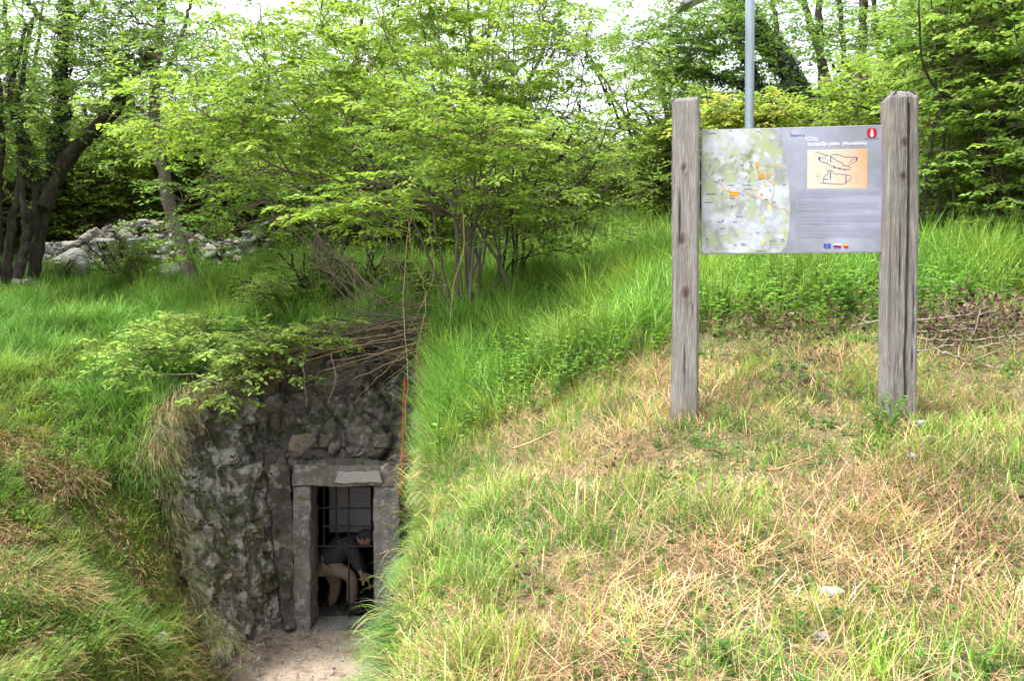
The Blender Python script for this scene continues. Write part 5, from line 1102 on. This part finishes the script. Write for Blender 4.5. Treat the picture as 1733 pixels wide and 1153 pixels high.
kn2 = PP(570, 990, 11.1); an2 = PP(560, 1027, 11.16); to2 = PP(576, 1034, 11.12)
h1 = PP(556, 957, 10.90); h2 = PP(554, 958, 11.10)
s1 = PP(592, 922, 10.83); el1 = PP(601, 948, 10.80); wr1 = PP(611, 972, 10.82); s2 = PP(592, 922, 11.17); el2 = PP(606, 950, 11.15); wr2 = PP(620, 978, 11.1)
M['skin_'] = mat('skin_tone', (.30, .175, .125), .6, noise=[(30, .4, .7, (.25, .14, .10))]); M['jacket'] = mat('dark_jacket_fabric', (.030, .032, .042), .85, noise=[(25, .4, .7, (.045, .047, .058))], bump=1, bscale=16)
M['trouser'] = mat('beige_cotton', (.20, .155, .115), .9, noise=[(12, .4, .7, (.14, .105, .075))], bump=1, bscale=18); M['hair'] = mat('grey_hair', (.05, .047, .044), .8, bump=1, bscale=50); M['boot'] = mat('boot_leather', (.03, .025, .02), .6)
pts = [hip, sp1, chest, neck, head0, head1, h1, kn1, an1, to1, h2, kn2, an2, to2, s1, el1, wr1, s2, el2, wr2]
ed = [(0, 1), (1, 2), (2, 3), (3, 4), (4, 5), (0, 6), (6, 7), (7, 8), (8, 9), (0, 10), (10, 11), (11, 12), (12, 13), (2, 14), (14, 15), (15, 16), (2, 17), (17, 18), (18, 19)]
rad = [.12, .12, .13, .055, .075, .07, .085, .06, .04, .035, .085, .06, .04, .035, .055, .042, .03, .055, .042, .03]
hd_ = []
def add(p, r): pts.append(tuple(p)); rad.append(r); return len(pts)-1
# palms, five fingers and a thumb rooted on the side of the palm
for wi, e_, side in ((16, el1, 1), (19, el2, -1)):
    w0 = Vector(pts[wi]); dr = (w0-Vector(e_)).normalized(); sd_ = Vector((0, side, 0)).cross(dr).cross(dr).normalized(); 
    latt = Vector((0, 1, 0)); fwd = dr.cross(latt).normalized()
    pm = w0+dr*.05; ip = add(pm, (.02, .02)); ed.append((wi, ip))
    for k, ln in enumerate((.068, .076, .072, .056)):
        b = pm+dr*.035+latt*(k-1.5)*.021; i1 = add(b, .010); i2 = add(b+dr*ln*.5-fwd*.008, .009); i3 = add(b+dr*ln-fwd*.026, .0075); ed += [(ip, i1), (i1, i2), (i2, i3)]
    b = pm-dr*.02-latt*.035*side; i1 = add(b, .011); i2 = add(b+dr*.03-latt*.018*side-fwd*.01, .010); i3 = add(b+dr*.06-latt*.02*side-fwd*.02, .008); ed += [(ip, i1), (i1, i2), (i2, i3)]
skin('body', pts, ed, rad, M['skin_'], per_root)
# head: shaped, facing right and down
bm = bmesh.new(); bmesh.ops.create_uvsphere(bm, u_segments=32, v_segments=24, radius=1)
for v in bm.verts:
    x, y, z = v.co; x_ = x*.098; y_ = y*.076; z_ = z*.118
    if x > 0: z_ -= .0; x_ -= .012*max(0, -z)           # jaw
    if z < 0: y_ *= 1+.25*z; x_ *= 1+.12*z
    nose = math.exp(-((y/.16)**2+((z+.12)/.2)**2)); x_ += .026*nose*(x > .3)
    for s in (-1, 1): x_ -= .010*math.exp(-(((y-s*.42)/.2)**2+((z-.05)/.13)**2))*(x > .3)
    x_ += .006*math.exp(-(((y)/.3)**2+((z+.52)/.07)**2))*(x > .2)-.004*math.exp(-(((y)/.3)**2+((z+.45)/.03)**2))*(x > .2)
    for s in (-1, 1): y_ += s*.014*math.exp(-(((x+.02)/.16)**2+((z+.02)/.24)**2))*(y*s > .75)
    v.co = Vector((x_, y_, z_))
HM = Matrix.Translation(Vector(PP(617, 911, 11.0))) @ Matrix.Rotation(R(-14), 4, 'Z') @ Matrix.Rotation(R(48), 4, 'Y')
bm.transform(HM); hdo = bobj('head', bm, M['skin_'], per_root, True)
bm = bmesh.new(); bmesh.ops.create_uvsphere(bm, u_segments=32, v_segments=24, radius=1)
bmesh.ops.delete(bm, geom=[v for v in bm.verts if (v.co.x > .45 and v.co.z < .45) or v.co.z < -.35 or (v.co.x > .0 and v.co.z < .0)], context='VERTS')
for v in bm.verts: n_ = 1+.05*mnoise.noise(v.co*9); v.co = Vector((v.co.x*.106*n_-.006, v.co.y*.084*n_, v.co.z*.128*n_))
bm.transform(HM); bobj('hair', bm, M['hair'], per_root, True)
# clothing
skin('jacket', [PP(548, 957, 11), PP(556, 946, 11), sp1, chest, neck, s1, el1, PP(609, 966, 10.82), s2, el2, PP(617, 971, 11.1)], [(0, 1), (1, 2), (2, 3), (3, 4), (3, 5), (5, 6), (6, 7), (3, 8), (8, 9), (9, 10)],
     [(.185, .17), (.20, .18), (.195, .18), (.18, .17), .08, .10, .08, .06, .10, .08, .06], M['jacket'], per_root, root_i=2)
skin('trousers', [PP(556, 958, 11), h1, kn1, PP(595, 1024, 10.9), h2, kn2, PP(560, 1025, 11.16)], [(0, 1), (1, 2), (2, 3), (0, 4), (4, 5), (5, 6)], [.135, .12, .085, .07, .12, .085, .072], M['trouser'], per_root)
for a_, b_ in ((an1, to1), (an2, to2)):
    skin('boot', [tuple(Vector(a_)+Vector((-.03, 0, -.03))), tuple((Vector(a_)+Vector(b_))/2+Vector((0, 0, -.02))), b_], [(0, 1), (1, 2)], [.085, .075, .068], M['boot'], per_root)
